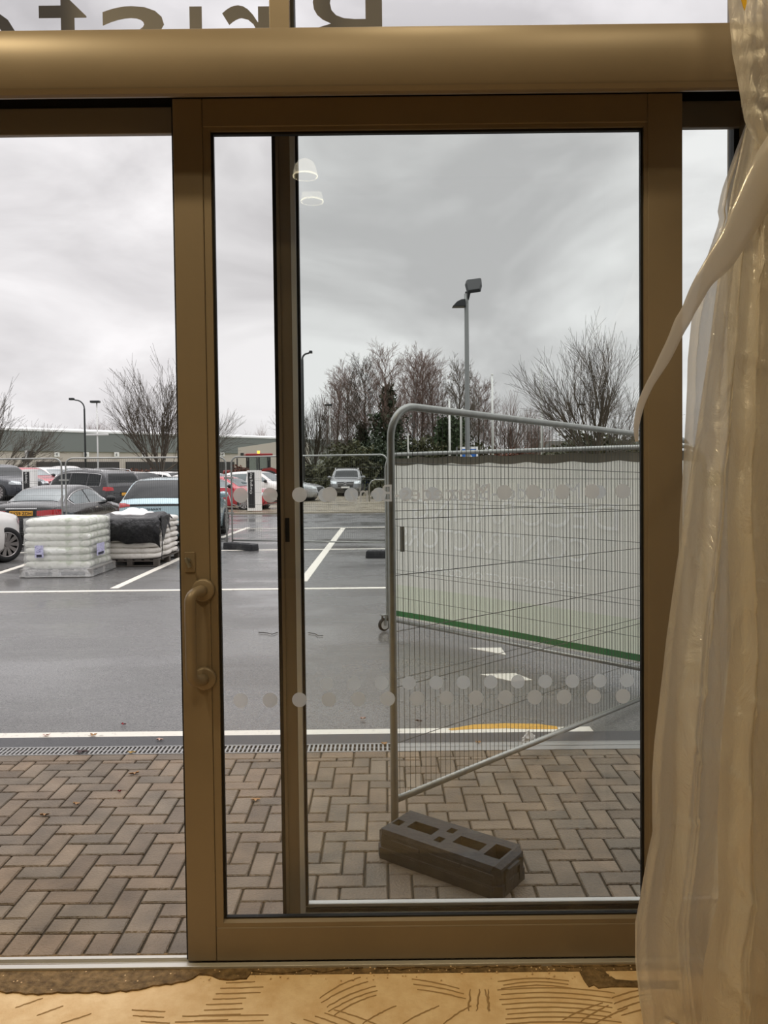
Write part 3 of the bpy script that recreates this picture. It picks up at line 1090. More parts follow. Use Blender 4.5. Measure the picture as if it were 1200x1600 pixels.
def paint(name, label, m, pts_px, z=-0.001, world=None):
    ps = [G(x, y) for x, y in pts_px] if world is None else [Vector(w) for w in world]
    n = len(ps)
    mb_ = MB()
    mb_.add([(p.x, p.y, -0.0065) for p in ps] + [(p.x, p.y, z) for p in ps], [tuple(range(n)), tuple(range(2 * n - 1, n - 1, -1))] + [(i, (i + 1) % n, (i + 1) % n + n, i + n) for i in range(n)])
    return tag(mb_.build(name, m), label, 'road marking')


paint('edge_line', 'long cream edge line on the tarmac parallel to the doors', 'paint_white', None, -0.001, [(-8, YRL0, 0), (1.35, YRL0, 0), (1.35, YRL1, 0), (-8, YRL1, 0)])
yc = [(700, 1139), (740, 1132), (790, 1130), (840, 1131), (870, 1135), (872, 1139), (830, 1139), (790, 1138), (740, 1139), (705, 1141)]
paint('yellow_line', 'short worn yellow stripe painted over the cream edge line', 'paint_yellow', yc, 0.0004)
yb = G(600, 917).y
for (nm, lb, ya, th, xa, xb2) in (('bay_line', 'nearest white bay line running across the car park', G(600, 918).y, 0.12, -11, 0.3),
                                  ('bay_line', 'white bay line across the car park under the far fence', G(600, 857).y, 0.13, -9, 0.3),
                                  ('bay_line', 'farthest white bay line at the edge of the service road', G(600, 823.5).y, 0.16, -9, 0.8)):
    paint(nm, lb, 'paint_white', None, -0.001, [(xa, ya - th / 2, 0), (xb2, ya - th / 2, 0), (xb2, ya + th / 2, 0), (xa, ya + th / 2, 0)])


def strip_px(name, label, p1, p2, w):
    a, c = G(*p1), G(*p2)
    d = (c - a).normalized()
    nrm = Vector((-d.y, d.x, 0)) * w / 2
    return paint(name, label, 'paint_white', None, -0.0006, [a - nrm, a + nrm, c + nrm, c - nrm])


strip_px('bay_divider', 'white bay dividing line seen through the middle glass', (473, 908), (536, 825), 0.14)
strip_px('bay_divider', 'white bay dividing line beside the black-covered pallet', (178, 919), (292, 867), 0.12)
strip_px('bay_divider', 'white bay dividing line left of the green pallet', (-60, 914), (52, 878), 0.12)
strip_px('bay_divider', 'short white dividing line at the foot of the fence joint', (345, 840), (388, 824), 0.14)
paint('arrow_marking', 'white painted arrow tip behind the foreground fence', 'paint_white', [(733, 1012), (783, 1011.5), (791, 1023)])
paint('arrow_marking', 'second white painted arrow tip nearer the doors', 'paint_white', [(750, 1053), (805, 1051.5), (832, 1062), (800, 1064)])
tag(MB().box(-30, 30, G(600, 823).y + .1, G(600, 801).y, -0.0055, -0.004).build('service_road', 'road_far'), 'grey service road beyond the bays', 'ground', kind='structure')
tag(MB().box(-9, 40, G(600, 801).y, G(600, 770).y + 4, -0.0055, 0.04).build('far_paving', 'paver_far'), 'buff paved parking area beyond the road', 'ground', kind='structure')
tag(MB().box(-60, 80, G(600, 770).y + 4, 250, -0.0055, 0.02).build('grass_verge', 'grass'), 'grass verge below the tree line', 'ground', kind='structure')
tag(MB().box(-28, -13.6, 31.5, 60, -0.01, 0.5).build('raised_terrace', 'road_far'), 'raised parking terrace at left', 'ground', kind='structure')


# ---- leaves, twigs, litter
def leaf(px, py, s, m, label, rot=0.0, sx=1.0):
    p = G(px, py)
    mb_ = MB()
    rr = random.Random(int(px * 7 + py))
    n = 12
    ring = []
    for k in range(n):
        a = 2 * pi * k / n
        r = s * (1 if k % 2 else 0.55) * rr.uniform(.75, 1.15)
        ring.append(Vector((r * cos(a) * sx, r * sin(a) * 0.55, 0.006 + 0.012 * rr.random() * (1 if k % 3 else 0))))
    vs = [Vector((0, 0, 0.005))] + ring
    vs = [Matrix.Rotation(rot, 3, 'Z') @ v for v in vs]
    vs2 = [v - Vector((0, 0, 0.0012)) for v in vs]
    mb_.add([v + Vector((p.x, p.y, 0)) for v in vs], [(0, i + 1, (i + 1) % n + 1) for i in range(n)])
    mb_.add([v + Vector((p.x, p.y, 0)) for v in vs2], [(0, (i + 1) % n + 1, i + 1) for i in range(n)])
    tag(mb_.build('fallen_leaf', m, smooth=True), label, 'leaf', 'fallen leaves on the ground')


leaf(400, 1251, 0.034, 'leaf_brown', 'tan oak leaf on the paving seen through the narrow glass')
leaf(120, 1257, 0.026, 'leaf_brown', 'curled pale leaf on the paving in the open doorway')
leaf(70, 1275, 0.025, 'leaf_brown', 'thin pale leaf lying lowest on the paving at left', 0.1, 1.3)
leaf(193, 1133, 0.026, 'leaf_red', 'bright red leaf on tarmac beyond the cream line')
leaf(250, 1157, 0.03, 'leaf_pink', 'pale pink leaf on the dark strip beside the sliding door')
leaf(127, 1176, 0.05, 'leaf_dark', 'clump of dark wet leaf on the drain grate', 0, 1.2)
leaf(205, 1177, 0.028, 'leaf_yellow', 'yellow leaf on the drain grate')
leaf(72, 1150, 0.03, 'leaf_pink', 'dull leaf on the cream line at far left')
leaf(145, 1150, 0.03, 'leaf_brown', 'flat brown leaf on the cream line in the doorway')
leaf(187, 1238, 0.014, 'leaf_red', 'tiny red leaf on the paving below the drain')
leaf(210, 1210, 0.03, 'leaf_brown', 'dull leaf on the upper paving near the door edge', 0.4, 1.2)
leaf(567, 1124, 0.025, 'leaf_pink', 'pale leaf on tarmac beside the fence post, nearest the line')
leaf(655, 1128, 0.03, 'leaf_dark', 'dark leaf on tarmac just right of the fence post')
leaf(600, 1163, 0.028, 'leaf_brown', 'brown leaf on the strip behind the fence post')
leaf(748, 1161, 0.024, 'leaf_brown', 'brown leaf on the strip left of the crumpled paper')


def twig(pts, label):
    mb_ = MB()
    mb_.tube([G(x, y, 0.004) for x, y in pts], 0.004, 6)
    tag(mb_.build('fallen_twig', 'twig'), label, 'twig', 'fallen twigs on the tarmac')


twig([(404, 988), (418, 989), (425, 991), (434, 988)], 'thin dark twig on tarmac seen left of the rear stile')
twig([(482, 988.5), (492, 990), (497, 993), (505, 993)], 'forked dark twig on tarmac seen right of the rear stile')
pp = G(827, 1161)
mb = MB()
rr = random.Random(5)


def paperfn(u, v):
    a = u * 2 * pi
    h = v
    r = 0.038 * (1 - h) ** 0.5 * (1 + 0.55 * noise.noise(Vector((cos(a) * 2.2, sin(a) * 2.2, h * 4))))
    return (pp.x + r * cos(a) * 1.25, pp.y + r * sin(a), 0.065 * h * (1 + 0.5 * noise.noise(Vector((cos(a) * 2, sin(a) * 2, 7)))))


mb.grid(paperfn, 18, 8)
tag(mb.build('crumpled_paper', 'paper'), 'crumpled white paper litter on the kerb strip behind the glass', 'litter')


# ============================================================ TEMPORARY FENCES
def fence_panel(A, B, label, H=2.0, zb=0.12, tilt=0.0, wire_r=0.0016, pitch=0.0385, tube=0.019, mesh_r=None, name='site_fence', cat='fence', over=0.0):
    """A,B ground points (x,y) of the two uprights"""
    A, B = Vector((A[0], A[1], 0)), Vector((B[0], B[1], 0))
    L = (B - A).length
    ang = atan2(B.y - A.y, B.x - A.x)
    o = thing(name, label, cat, A, ang, 'temporary mesh fence panels')

    def z(x, h):
        return h - tilt * x
    R = 0.16
    fr = MB()
    pts = [(0, 0, z(0, 0.02))]
    pts += [(0, 0, z(0, 0.3)), (0, 0, z(0, H - R))]
    for k in range(1, 9):
        a = k / 8 * pi / 2
        pts.append((R - R * cos(a), 0, z(0, H - R + R * sin(a))))
    for k in range(0, 9):
        a = k / 8 * pi / 2
        x = L - R + R * sin(a)
        pts.append((x, 0, z(x, H - R + R * cos(a))))
    pts += [(L, 0, z(L, 0.3)), (L, 0, max(0.02, z(L, 0.02)))]
    fr.tube(pts, tube, 12)
    fr.tube([(0, 0, z(0, zb)), (L, 0, z(L, zb))], tube * 0.9, 10)
    fr.build('tube_frame', 'galv', o, smooth=True)
    w = MB()
    n = int(L / pitch)
    for i in range(1, n):
        x = i * L / n
        top = H
        if x < R:
            top = H - R + sqrt(max(0, R * R - (R - x) ** 2))
        if x > L - R:
            top = H - R + sqrt(max(0, R * R - (x - L + R) ** 2))
        w.tube([(x, 0.0, z(x, zb)), (x, 0.0, z(x, top))], wire_r, 4, cap=False)
    nh = 7
    for j in range(1, nh):
        h = zb + (H - zb) * j / nh
        w.tube([(0, 0.003, z(0, h)), (L, 0.003, z(L, h))], wire_r * 1.25, 4, cap=False)
        if j in (2, 5):
            w.tube([(0, 0.003, z(0, h + 0.04)), (L, 0.003, z(L, h + 0.04))], wire_r, 4, cap=False)
    w.build('wire_mesh', 'wire', o)
    return o


def foot_block(c, ang, label, L=0.72, W=0.235, H=0.135, detail=True):
    o = thing('ballast_block', label, 'fence block', (c[0], c[1], 0), ang, 'black fence foot blocks')
    mb_ = MB()
    # slanted-end body as stacked sections
    secs = [(-L / 2, 0.80, 0.55), (-L / 2 + 0.02, 0.95, 0.95), (-L / 2 + 0.10, 1.0, 1.0), (L / 2 - 0.10, 1.0, 1.0), (L / 2 - 0.02, 0.95, 0.95), (L / 2, 0.80, 0.55)]
    # top skin with holes: build with boolean-free strips
    ys = [-W / 2, -W / 2 + 0.035, -0.062, -0.02, 0.02, 0.062, W / 2 - 0.035, W / 2]
    xs = [-L / 2 + 0.04, -0.27, -0.235, -0.20, -0.10, -0.06, -0.03, 0.03, 0.06, 0.09, 0.20, 0.235, 0.275, L / 2 - 0.04]
    holes = {(2, 3), (3, 3), (4, 3)} if False else set()
    hx_ = [(-0.275, -0.235, -0.045, 0.005), (-0.20, -0.07, -0.035, 0.035), (-0.035, 0.0, -0.07, -0.025), (-0.035, 0.0, 0.03, 0.075), (0.04, 0.17, -0.035, 0.035), (0.20, 0.275, -0.05, 0.06)]
    gx = sorted(set([-L / 2 + 0.03, L / 2 - 0.03] + [h[0] for h in hx_] + [h[1] for h in hx_]))
    gy = sorted(set([-W / 2 + 0.012, W / 2 - 0.012] + [h[2] for h in hx_] + [h[3] for h in hx_]))
    for i in range(len(gx) - 1):
        for j in range(len(gy) - 1):
            cx, cy = (gx[i] + gx[i + 1]) / 2, (gy[j] + gy[j + 1]) / 2
            if any(h[0] < cx < h[1] and h[2] < cy < h[3] for h in hx_):
                continue
            vs = [(gx[i], gy[j], H), (gx[i + 1], gy[j], H), (gx[i + 1], gy[j + 1], H), (gx[i], gy[j + 1], H)]
            mb_.add(vs, [(0, 1, 2, 3)])
    for h in hx_:
        x0, x1, y0, y1 = h
        d = 0.06
        vs = [(x0, y0, H), (x1, y0, H), (x1, y1, H), (x0, y1, H), (x0, y0, H - d), (x1, y0, H - d), (x1, y1, H - d), (x0, y1, H - d)]
        mb_.add(vs, [(0, 1, 5, 4), (1, 2, 6, 5), (2, 3, 7, 6), (3, 0, 4, 7), (4, 5, 6, 7)])
    # chamfered skirt
    def ring(ix, iy, z):
        x, y = L / 2 - ix, W / 2 - iy
        c_ = 0.03
        return [(-x + c_, -y, z), (x - c_, -y, z), (x, -y + c_, z), (x, y - c_, z), (x - c_, y, z), (-x + c_, y, z), (-x, y - c_, z), (-x, -y + c_, z)]
    rs_ = [ring(0, 0, 0.0), ring(0.0, 0.0, 0.05), ring(0.006, 0.004, 0.052), ring(0.006, 0.004, 0.075), ring(0.004, 0.002, 0.078), ring(0.01, 0.006, H - 0.018)]
    top_ = [(-L / 2 + 0.03, -W / 2 + 0.012, H), (L / 2 - 0.03, -W / 2 + 0.012, H), (L / 2 - 0.03, -W / 2 + 0.012, H), (L / 2 - 0.03, W / 2 - 0.012, H), (L / 2 - 0.03, W / 2 - 0.012, H), (-L / 2 + 0.03, W / 2 - 0.012, H), (-L / 2 + 0.03, W / 2 - 0.012, H), (-L / 2 + 0.03, -W / 2 + 0.012, H)]
    rs_.append(top_)
    vs = [v for r in rs_ for v in r]
    fs = []
    for i in range(len(rs_) - 1):
        for k_ in range(8):
            k2 = (k_ + 1) % 8
            fs.append((i * 8 + k_, i * 8 + k2, (i + 1) * 8 + k2, (i + 1) * 8 + k_))
    mb_.add(vs, fs)
    if detail:
        rb = mb_
        for s in (-1, 1):
            for x0 in (-0.22, -0.02, 0.14):
                rb.box(x0, x0 + 0.15, s * W / 2 - 0.004, s * W / 2 + 0.002, 0.03, 0.045)
                rb.box(x0, x0 + 0.15, s * W / 2 - 0.004, s * W / 2 + 0.002, 0.085, 0.10)
            rb.box(s * (L / 2) - 0.008, s * (L / 2) + 0.004, -0.075, -0.045, 0.02, 0.1)
            rb.box(s * (L / 2) - 0.008, s * (L / 2) + 0.004, 0.045, 0.075, 0.02, 0.1)
            rb.box(s * (L / 2) - 0.008, s * (L / 2) + 0.004, -0.075, 0.075, 0.085, 0.1)
    mb_.build('block_body', 'rubber', o)
    return o


# foreground panel
fp = G(617, 1290)
A1 = Vector((fp.x, fp.y, 0))
B1 = A1 + Vector((1.81, 1.87, 0)).normalized() * 3.45
f1 = fence_panel(A1, B1, 'tall foreground fence panel standing just outside the right glass', H=2.03, zb=0.125, tilt=0.030, wire_r=0.0016)
a, c, d_ = G(585, 1338), G(780, 1410), G(841, 1399)
ang = atan2(c.y - a.y, c.x - a.x)
Lf = (c - a).length
Wf = (d_ - c).length
cen = a + (c - a) * 0.5 + (Vector((-sin(ang), cos(ang), 0)) * 0.125)
foot_block((cen.x, cen.y), ang, 'large black plastic foot block of the foreground fence on the paving', L=Lf, W=0.25, H=0.13)

# banner panel
A2g = G(606, 985)
A2 = Vector((A2g.x, A2g.y, 0))
B2 = A2 + Vector((1.96, -2.12, 0)).normalized() * 3.45
f2 = fence_panel(A2, B2, 'fence panel carrying the white banner behind the foreground fence', H=1.875, zb=0.12, wire_r=0.0016)
ud = (B2 - A2).normalized()
nd = Vector((ud.y, -ud.x, 0))     # toward... side
if nd.y > 0:
    nd = -nd
Lb = (B2 - A2).length
bn = thing('site_banner', 'white printed construction banner with green lower edge tied to the fence', 'banner', A2, atan2(ud.y, ud.x))
YO = 0.03


def bfn(z0, z1, x0=0.08, x1=Lb - 0.05, off=0.0):
    def f(u, v):
        x = x0 + (x1 - x0) * u
        z = z0 + (z1 - z0) * v
        sag = 0.02 * noise.noise(Vector((x * 1.6, z * 1.8, 2.0))) + 0.018 * noise.noise(Vector((x * 1.2 + z * 2.2, z * 0.9 - x * 1.1, 8.0))) * 2
        zt = z - 0.02 * sin(pi * ((x * 2.2) % 1.0)) * (1 if z > 1.6 else 0)
        return (x, YO + sag * 0.6 + 0.012 + off, zt)
    return f


MB().grid(bfn(0.50, 1.80), 60, 30).build('banner_sheet', 'banner', bn, smooth=True)
MB().grid(bfn(0.22, 0.50), 60, 8).build('lower_band', 'banner_pale', bn, smooth=True)
MB().grid(bfn(0.165, 0.222), 60, 2).build('green_edge', 'banner_green', bn, smooth=True)
MB().grid(bfn(0.148, 0.166, off=-0.002), 60, 1).build('white_hem', 'white_tape', bn, smooth=True)
MB().grid(bfn(1.775, 1.85, off=-.004), 60, 2).build('top_hem', 'hem_dark', bn, smooth=True)


def btext(s, x0, x1, z0, z1):
    o = text_obj('print', s, 'banner_text', x1 - x0, z1 - z0, (x0, 0.0, z0), (1, 0, 0), (0, 0, 1), 0.0, bn, mirror=True)
    for v in o.data.vertices:
        p = Vector(bfn(0, 1)((v.co.x - 0.08) / (Lb - 0.13), v.co.z))
        v.co = Vector((v.co.x, p.y - 0.006, v.co.z))


btext('DECORATING', 0.35, 2.72, 1.20, 1.42)
btext('CONTRACTORS', 0.14, 2.45, 0.92, 1.12)
btext('THE CONSTRUCTION COMPANY', 0.4, 2.4, 0.66, 0.73)
# gate wheel at the banner panel
gw = thing('gate_wheel', 'castor wheel on bracket at the bottom of the banner fence post', 'wheel', (A2.x - 0.04, A2.y - 0.02, 0), radians(35))
MB().lathe([(0.012, -0.018), (0.05, -0.02), (0.068, -0.012), (0.068, 0.012), (0.05, 0.02), (0.012, 0.018), (0.012, -0.018)], (0, 0, 0.068), 28, 'y').build('tyre', 'tyre', gw, smooth=True)
MB().lathe([(0.001, -0.022), (0.048, -0.0215), (0.048, 0.0215), (0.001, 0.022)], (0, 0, 0.068), 24, 'y').build('hub', 'alu_white', gw)
MB().box(-0.012, 0.012, -0.034, -0.026, 0.06, 0.17).box(-0.012, 0.012, 0.026, 0.034, 0.06, 0.17).box(-0.03, 0.05, -0.034, 0.034, 0.165, 0.175).build('fork', 'galv', gw)
# clip plate
cp = P(628.5, 842, 5.5)
tag(MB().box(cp.x - 0.016, cp.x + 0.016, cp.y - 0.012, cp.y + 0.012, cp.z - 0.09, cp.z + 0.09).box(cp.x - 0.008, cp.x + 0.002, cp.y - 0.02, cp.y - 0.01, cp.z - 0.08, cp.z + 0.06).build('fence_clip', 'galv', bevel=0.003), 'narrow grey metal clip plate beside the foreground post', 'clip')

# far fences
Yl, Yr = 17.9, 16.9
pa = (P(362.5, 800, Yl).x, Yl)
pb = (P(606, 800, Yr).x, Yr)
kw = dict(H=2.03, zb=0.12, wire_r=0.0017, pitch=0.045)
fence_panel(pa, pb, 'far fence panel seen through the middle glass across the bays', **kw)
pc = (P(354, 800, 17.75).x, 17.75)
pd_ = (P(104, 800, 17.2).x, 17.2)
fence_panel(pd_, pc, 'far fence panel standing in front of the pale blue car', **kw)
pe = (P(97.5, 800, 17.2).x, 17.2)
fence_panel((pe[0] - 3.4, 17.6), pe, 'leftmost far fence panel behind the white car', **kw)
for (x, y) in ((P(358, 800, 17.8).x, 17.8), (P(101, 800, 17.2).x, 17.2)):
    for zz in (0.75, 1.55):
        tag(MB().box(x - 0.10, x + 0.10, y - 0.035, y + 0.035, zz - 0.02, zz + 0.02).build('fence_coupler', 'galv'), ('lower' if zz < 1 else 'upper') + ' galvanised coupler on the fence joint ' + ('right of the pale blue car' if x > -5 else 'in front of the black coupe'), 'coupler', 'fence couplers')
fb = G(370, 861)
foot_block((fb.x + .02, fb.y + 0.35), radians(-38), 'black foot block under the fence joint behind the narrow glass', L=0.95, detail=False)
fb = G(592, 871)
foot_block((fb.x + 0.06, fb.y), radians(-4), 'black foot block at the right end of the far fence', L=0.62, detail=False)
ft = P(101, 860, 17.2)
foot_block((ft.x, 17.1), radians(-80), 'black foot block hidden by the green pallet', L=0.7, detail=False) if False else None


# ============================================================ PALLETS
def sack(mb_, cx, cy, cz, lx, ly, lz, seed, nu=26, nv=12):
    def f(u, v):
        a, e_ = u * 2 * pi, (v - 0.5) * pi
        ca, sa, ce, se = cos(a), sin(a), cos(e_), sin(e_)
        pw = lambda t, p: math.copysign(abs(t) ** p, t)
        x = pw(ca, 0.35) * pw(ce, 0.42) * lx / 2
        y = pw(sa, 0.35) * pw(ce, 0.42) * ly / 2
        z = pw(se, 0.62) * lz / 2
        k_ = noise.noise(Vector((x * 5 + seed, y * 5, z * 7)))
        return (cx + x * (1 + 0.03 * k_), cy + y * (1 + 0.03 * k_), cz + z * (1 + 0.22 * k_))
    mb_.grid(f, nu, nv)


PX0, PX1 = G(46, 899).x, G(46, 899).x + 1.10
PY0 = G(100, 902).y + 0.02
PY1 = PY0 + 1.15
pal = thing('pallet', 'grey pallet under the stack of green-white sacks', 'pallet', ((PX0 + PX1) / 2, PY0, 0))
cx = (PX0 + PX1) / 2


def pallet_mesh(par, W_, D_, m='pallet_grey'):
    mb_ = MB()
    for i in range(7):
        x = -W_ / 2 + i * (W_ - 0.1) / 6
        mb_.box(x, x + 0.1, 0, D_, 0.11, 0.13)
    for y in (0, D_ / 2 - 0.05, D_ - 0.1):
        mb_.box(-W_ / 2, W_ / 2, y, y + 0.1, 0.0, 0.02)
        for x in (-W_ / 2, -0.05, W_ / 2 - 0.1):
            mb_.box(x, x + 0.1, y, y + 0.1, 0.02, 0.09)
        mb_.box(-W_ / 2, W_ / 2, y, y + 0.1, 0.09, 0.11)
    return mb_.build('boards', m, par)


pallet_mesh(pal, 1.18, 1.18)
rr = random.Random(12)
top_z = 0.13
nl = 7
lz = 0.117
for k in range(nl):
    for i in range(1):
        for j in range(3):
            mb = MB()
            sx_, sy_ = 1.08, 0.385
            sack(mb, 0, 0, 0, sx_ * rr.uniform(.97, 1.03), sy_, lz * 1.22, rr.random() * 50)
            o = mb.build('sand_sack', 'sack_green', smooth=True)
            o.location = (cx + rr.uniform(-.015, .015), PY0 + 0.215 + j * 0.365 + rr.uniform(-.015, .015), top_z + lz * (k + .55))
            tag(o, 'pale green plastic sack in the wrapped stack on the left pallet, ' + ['bottom', 'second', 'third', 'fourth', 'fifth', 'sixth', 'topmost'][k] + ' layer, ' + ['front', 'middle', 'back'][j], 'sack', 'green sacks on the left pallet')
# stretch wrap over the stack and flared down over the pallet
mb = MB()


def wrap(u, v):
    a = u * 2 * pi
    pw = lambda t, p: math.copysign(abs(t) ** p, t)
    fl = max(0, 1 - v * 5.5)
    hw = 0.548 + 0.08 * fl
    x = pw(cos(a), 0.16) * hw
    y = pw(sin(a), 0.16) * (hw + 0.01)
    z = 0.012 + 0.955 * v
    lay = 0.010 * abs(sin((z - top_z) / lz * pi)) if z > top_z else 0
    k_ = noise.noise(Vector((x * 3, y * 3, z * 9))) * 0.02
    s_ = 1 + (lay + k_)
    return (cx + x * s_, PY0 + 0.575 + y * s_, z + 0.015 * noise.noise(Vector((x * 8, y * 8, 3))) * (1 if v < .05 else 0))


mb.grid(wrap, 72, 40)
tag(mb.build('stretch_wrap', 'wrap', smooth=True), 'clear stretch wrap pulled around the left pallet stack', 'plastic wrap')
for (px, py, w_, h_, side) in ((61, 862, 0.14, 0.2, 0), (152, 858, 0.1, 0.2, 1)):
    if side == 0:
        p = P(px, py, PY0 - 0.03)
        ob = MB().box(p.x - w_ / 2, p.x + w_ / 2, PY0 - 0.032, PY0 - 0.026, p.z - h_ / 2, p.z + h_ / 2)
        lb = 'lilac printed label on the front of the green sack stack'
        ik = MB().box(p.x - w_ * .3, p.x + w_ * .3, PY0 - 0.036, PY0 - 0.032, p.z - h_ * .45, p.z - h_ * .25)
    else:
        xs_ = PX1 + 0.045
        p = P(px, py, PY0 + 0.35)
        ob = MB().box(xs_, xs_ + 0.006, PY0 + 0.25, PY0 + 0.6, p.z - h_ / 2, p.z + h_ / 2)
        lb = 'lilac printed label on the right side of the green sack stack'
        ik = MB().box(xs_ + 0.005, xs_ + 0.009, PY0 + 0.3, PY0 + 0.55, p.z - h_ * .45, p.z - h_ * .25)
    o = tag(ob.build('pallet_label', 'label'), lb, 'label', 'labels on the wrapped sacks')
    ik.build('print', 'ink', o)

# second pallet
c2 = G(248, 885)
QX1, QY0 = c2.x, c2.y
QX0 = QX1 - 1.05
pal2 = thing('pallet', 'wooden pallet under the black-covered stack of white sacks', 'pallet', ((QX0 + QX1) / 2, QY0, 0))
pallet_mesh(pal2, 1.05, 1.5, 'pallet_dark')
for k in range(7):
    for j in range(3):
        for i in range(1):
            if j == 0 and k >= 5:
                continue
            mb = MB()
            sack(mb, 0, 0, 0, 1.04 * rr.uniform(.97, 1.02), 0.52, 0.125, rr.random() * 50)
            o = mb.build('cement_sack', 'sack_white', smooth=True)
            o.location = ((QX0 + QX1) / 2 + rr.uniform(-.02, .02), QY0 + 0.25 + j * 0.5, 0.13 + 0.103 * (k + .55))
            tag(o, 'white paper sack on the right pallet, ' + ['bottom', 'second', 'third', 'fourth', 'fifth', 'sixth', 'topmost'][k] + ' layer, ' + ['front', 'middle', 'rear'][j] + ' row', 'sack', 'white sacks on the right pallet')
mb = MB()


def tarp(u, v):
    # wraps over front half of stack: v 0..1 from front bottom edge over top to back
    x = QX0 - 0.06 + (QX1 - QX0 + 0.12) * u
    s_ = v * 1.55
    n1 = noise.noise(Vector((x * 2.6, v * 4, 1.0)))
    n2 = noise.noise(Vector((x * 7, v * 9, 5.0)))
    edge_ = 0.06 * noise.noise(Vector((x * 4, 0, 9)))
    if s_ < 0.50:
        y, z = QY0 - 0.07 - 0.09 * sin(s_ / 0.5 * pi), 0.44 + edge_ * (1 - s_ * 2) + s_ * 0.92
    else:
        y, z = QY0 - 0.05 + (s_ - 0.50) * 0.85, 0.90 + 0.05 * sin((s_ - .5) * 3)
    dr_ = 0.16 * max(0, (abs(u - 0.5) - 0.42) / 0.08) ** 1.5 * (0.6 if u > .5 else 1)
    return (x + 0.02 * n2, y + 0.05 * n1, z - dr_ + 0.035 * n1 + 0.012 * n2)


mb.grid(tarp, 50, 44)
tag(mb.build('black_tarpaulin', 'black_sheet', smooth=True, solid=0.006), 'shiny black polythene bundle draped over the front of the right pallet', 'tarpaulin')
mb = MB()


def side_flap(u, v):
    y = QY0 + 0.02 + 0.55 * u
    n1 = noise.noise(Vector((y * 5, v * 3, 4.0)))
    return (QX1 + 0.045 + 0.03 * n1 + 0.02 * v, y, 0.92 - v * (0.36 + 0.14 * sin(u * 7)) * (1 - 0.25 * u) + 0.02 * n1)


mb.grid(side_flap, 16, 10)
tag(mb.build('black_flap', 'black_sheet', smooth=True, solid=0.004), 'loose black flap hanging on the right side of the pallet stack', 'tarpaulin')
tag(MB().tube([(QX1 + 0.05, QY0 + 0.02, 0.92), (QX1 + 0.075, QY0 + 0.0, 0.6), (QX1 + 0.06, QY0 + 0.03, 0.3), (QX1 + 0.05, QY0 + 0.02, 0.12)], 0.008, 6).build('black_strap', 'black_sheet'), 'thin black strap dangling down the right pallet corner', 'strap')
mb = MB()


def wtop(u, v):
    x = QX0 - 0.0 + 0.86 * u
    y = QY0 + 0.14 + 0.75 * v
    h = (sin(u * pi) ** 0.5) * (sin(v * pi) ** 0.5)
    return (x, y, 0.84 + 0.19 * h + 0.04 * noise.noise(Vector((x * 5, y * 5, 1))))


mb.grid(wtop, 26, 18)
tag(mb.build('white_plastic_cover', 'sack_bright', smooth=True, solid=0.004), 'bright white plastic cover heaped on top of the right pallet', 'cover')


# ============================================================ CARS
def smoothtab(tab, x):
    if x <= tab[0][0]:
        return tab[0][1]
    if x >= tab[-1][0]:
        return tab[-1][1]
    for i in range(len(tab) - 1):
        a, c = tab[i], tab[i + 1]
        if x <= c[0]:
            p0 = tab[max(i - 1, 0)]
            p3 = tab[min(i + 2, len(tab) - 1)]
            h = c[0] - a[0]
            m0 = (c[1] - p0[1]) / (c[0] - p0[0]) if c[0] != p0[0] else 0
            m1 = (p3[1] - a[1]) / (p3[0] - a[0]) if p3[0] != a[0] else 0
            t = (x - a[0]) / h
            t2, t3 = t * t, t * t * t
            return (2 * t3 - 3 * t2 + 1) * a[1] + (t3 - 2 * t2 + t) * h * m0 + (-2 * t3 + 3 * t2) * c[1] + (t3 - t2) * h * m1
    return tab[-1][1]


CARS = {
    # top profile (x fraction -0.5..0.5, z fraction of H), belt z fraction
    'suv': dict(top=[(-.5, .48), (-.493, .60), (-.475, .70), (-.44, .90), (-.40, .955), (-.25, .99), (-.05, 1.0), (.06, .97), (.13, .88), (.22, .68), (.27, .645), (.38, .61), (.455, .55), (.487, .47), (.5, .36)], belt=.625, wt=.76),
    'hatch': dict(top=[(-.5, .46), (-.494, .60), (-.475, .66), (-.455, .72), (-.36, .92), (-.27, .975), (-.12, 1.0), (.02, .99), (.10, .93), (.24, .68), (.29, .645), (.40, .60), (.465, .53), (.49, .45), (.5, .34)], belt=.64, wt=.74),
    'saloon': dict(top=[(-.5, .48), (-.495, .62), (-.485, .69), (-.45, .715), (-.385, .735), (-.34, .77), (-.22, .93), (-.12, .985), (-.02, 1.0), (.05, .98), (.12, .90), (.235, .70), (.28, .665), (.40, .61), (.465, .54), (.49, .46), (.5, .34)], belt=.66, wt=.70),
}


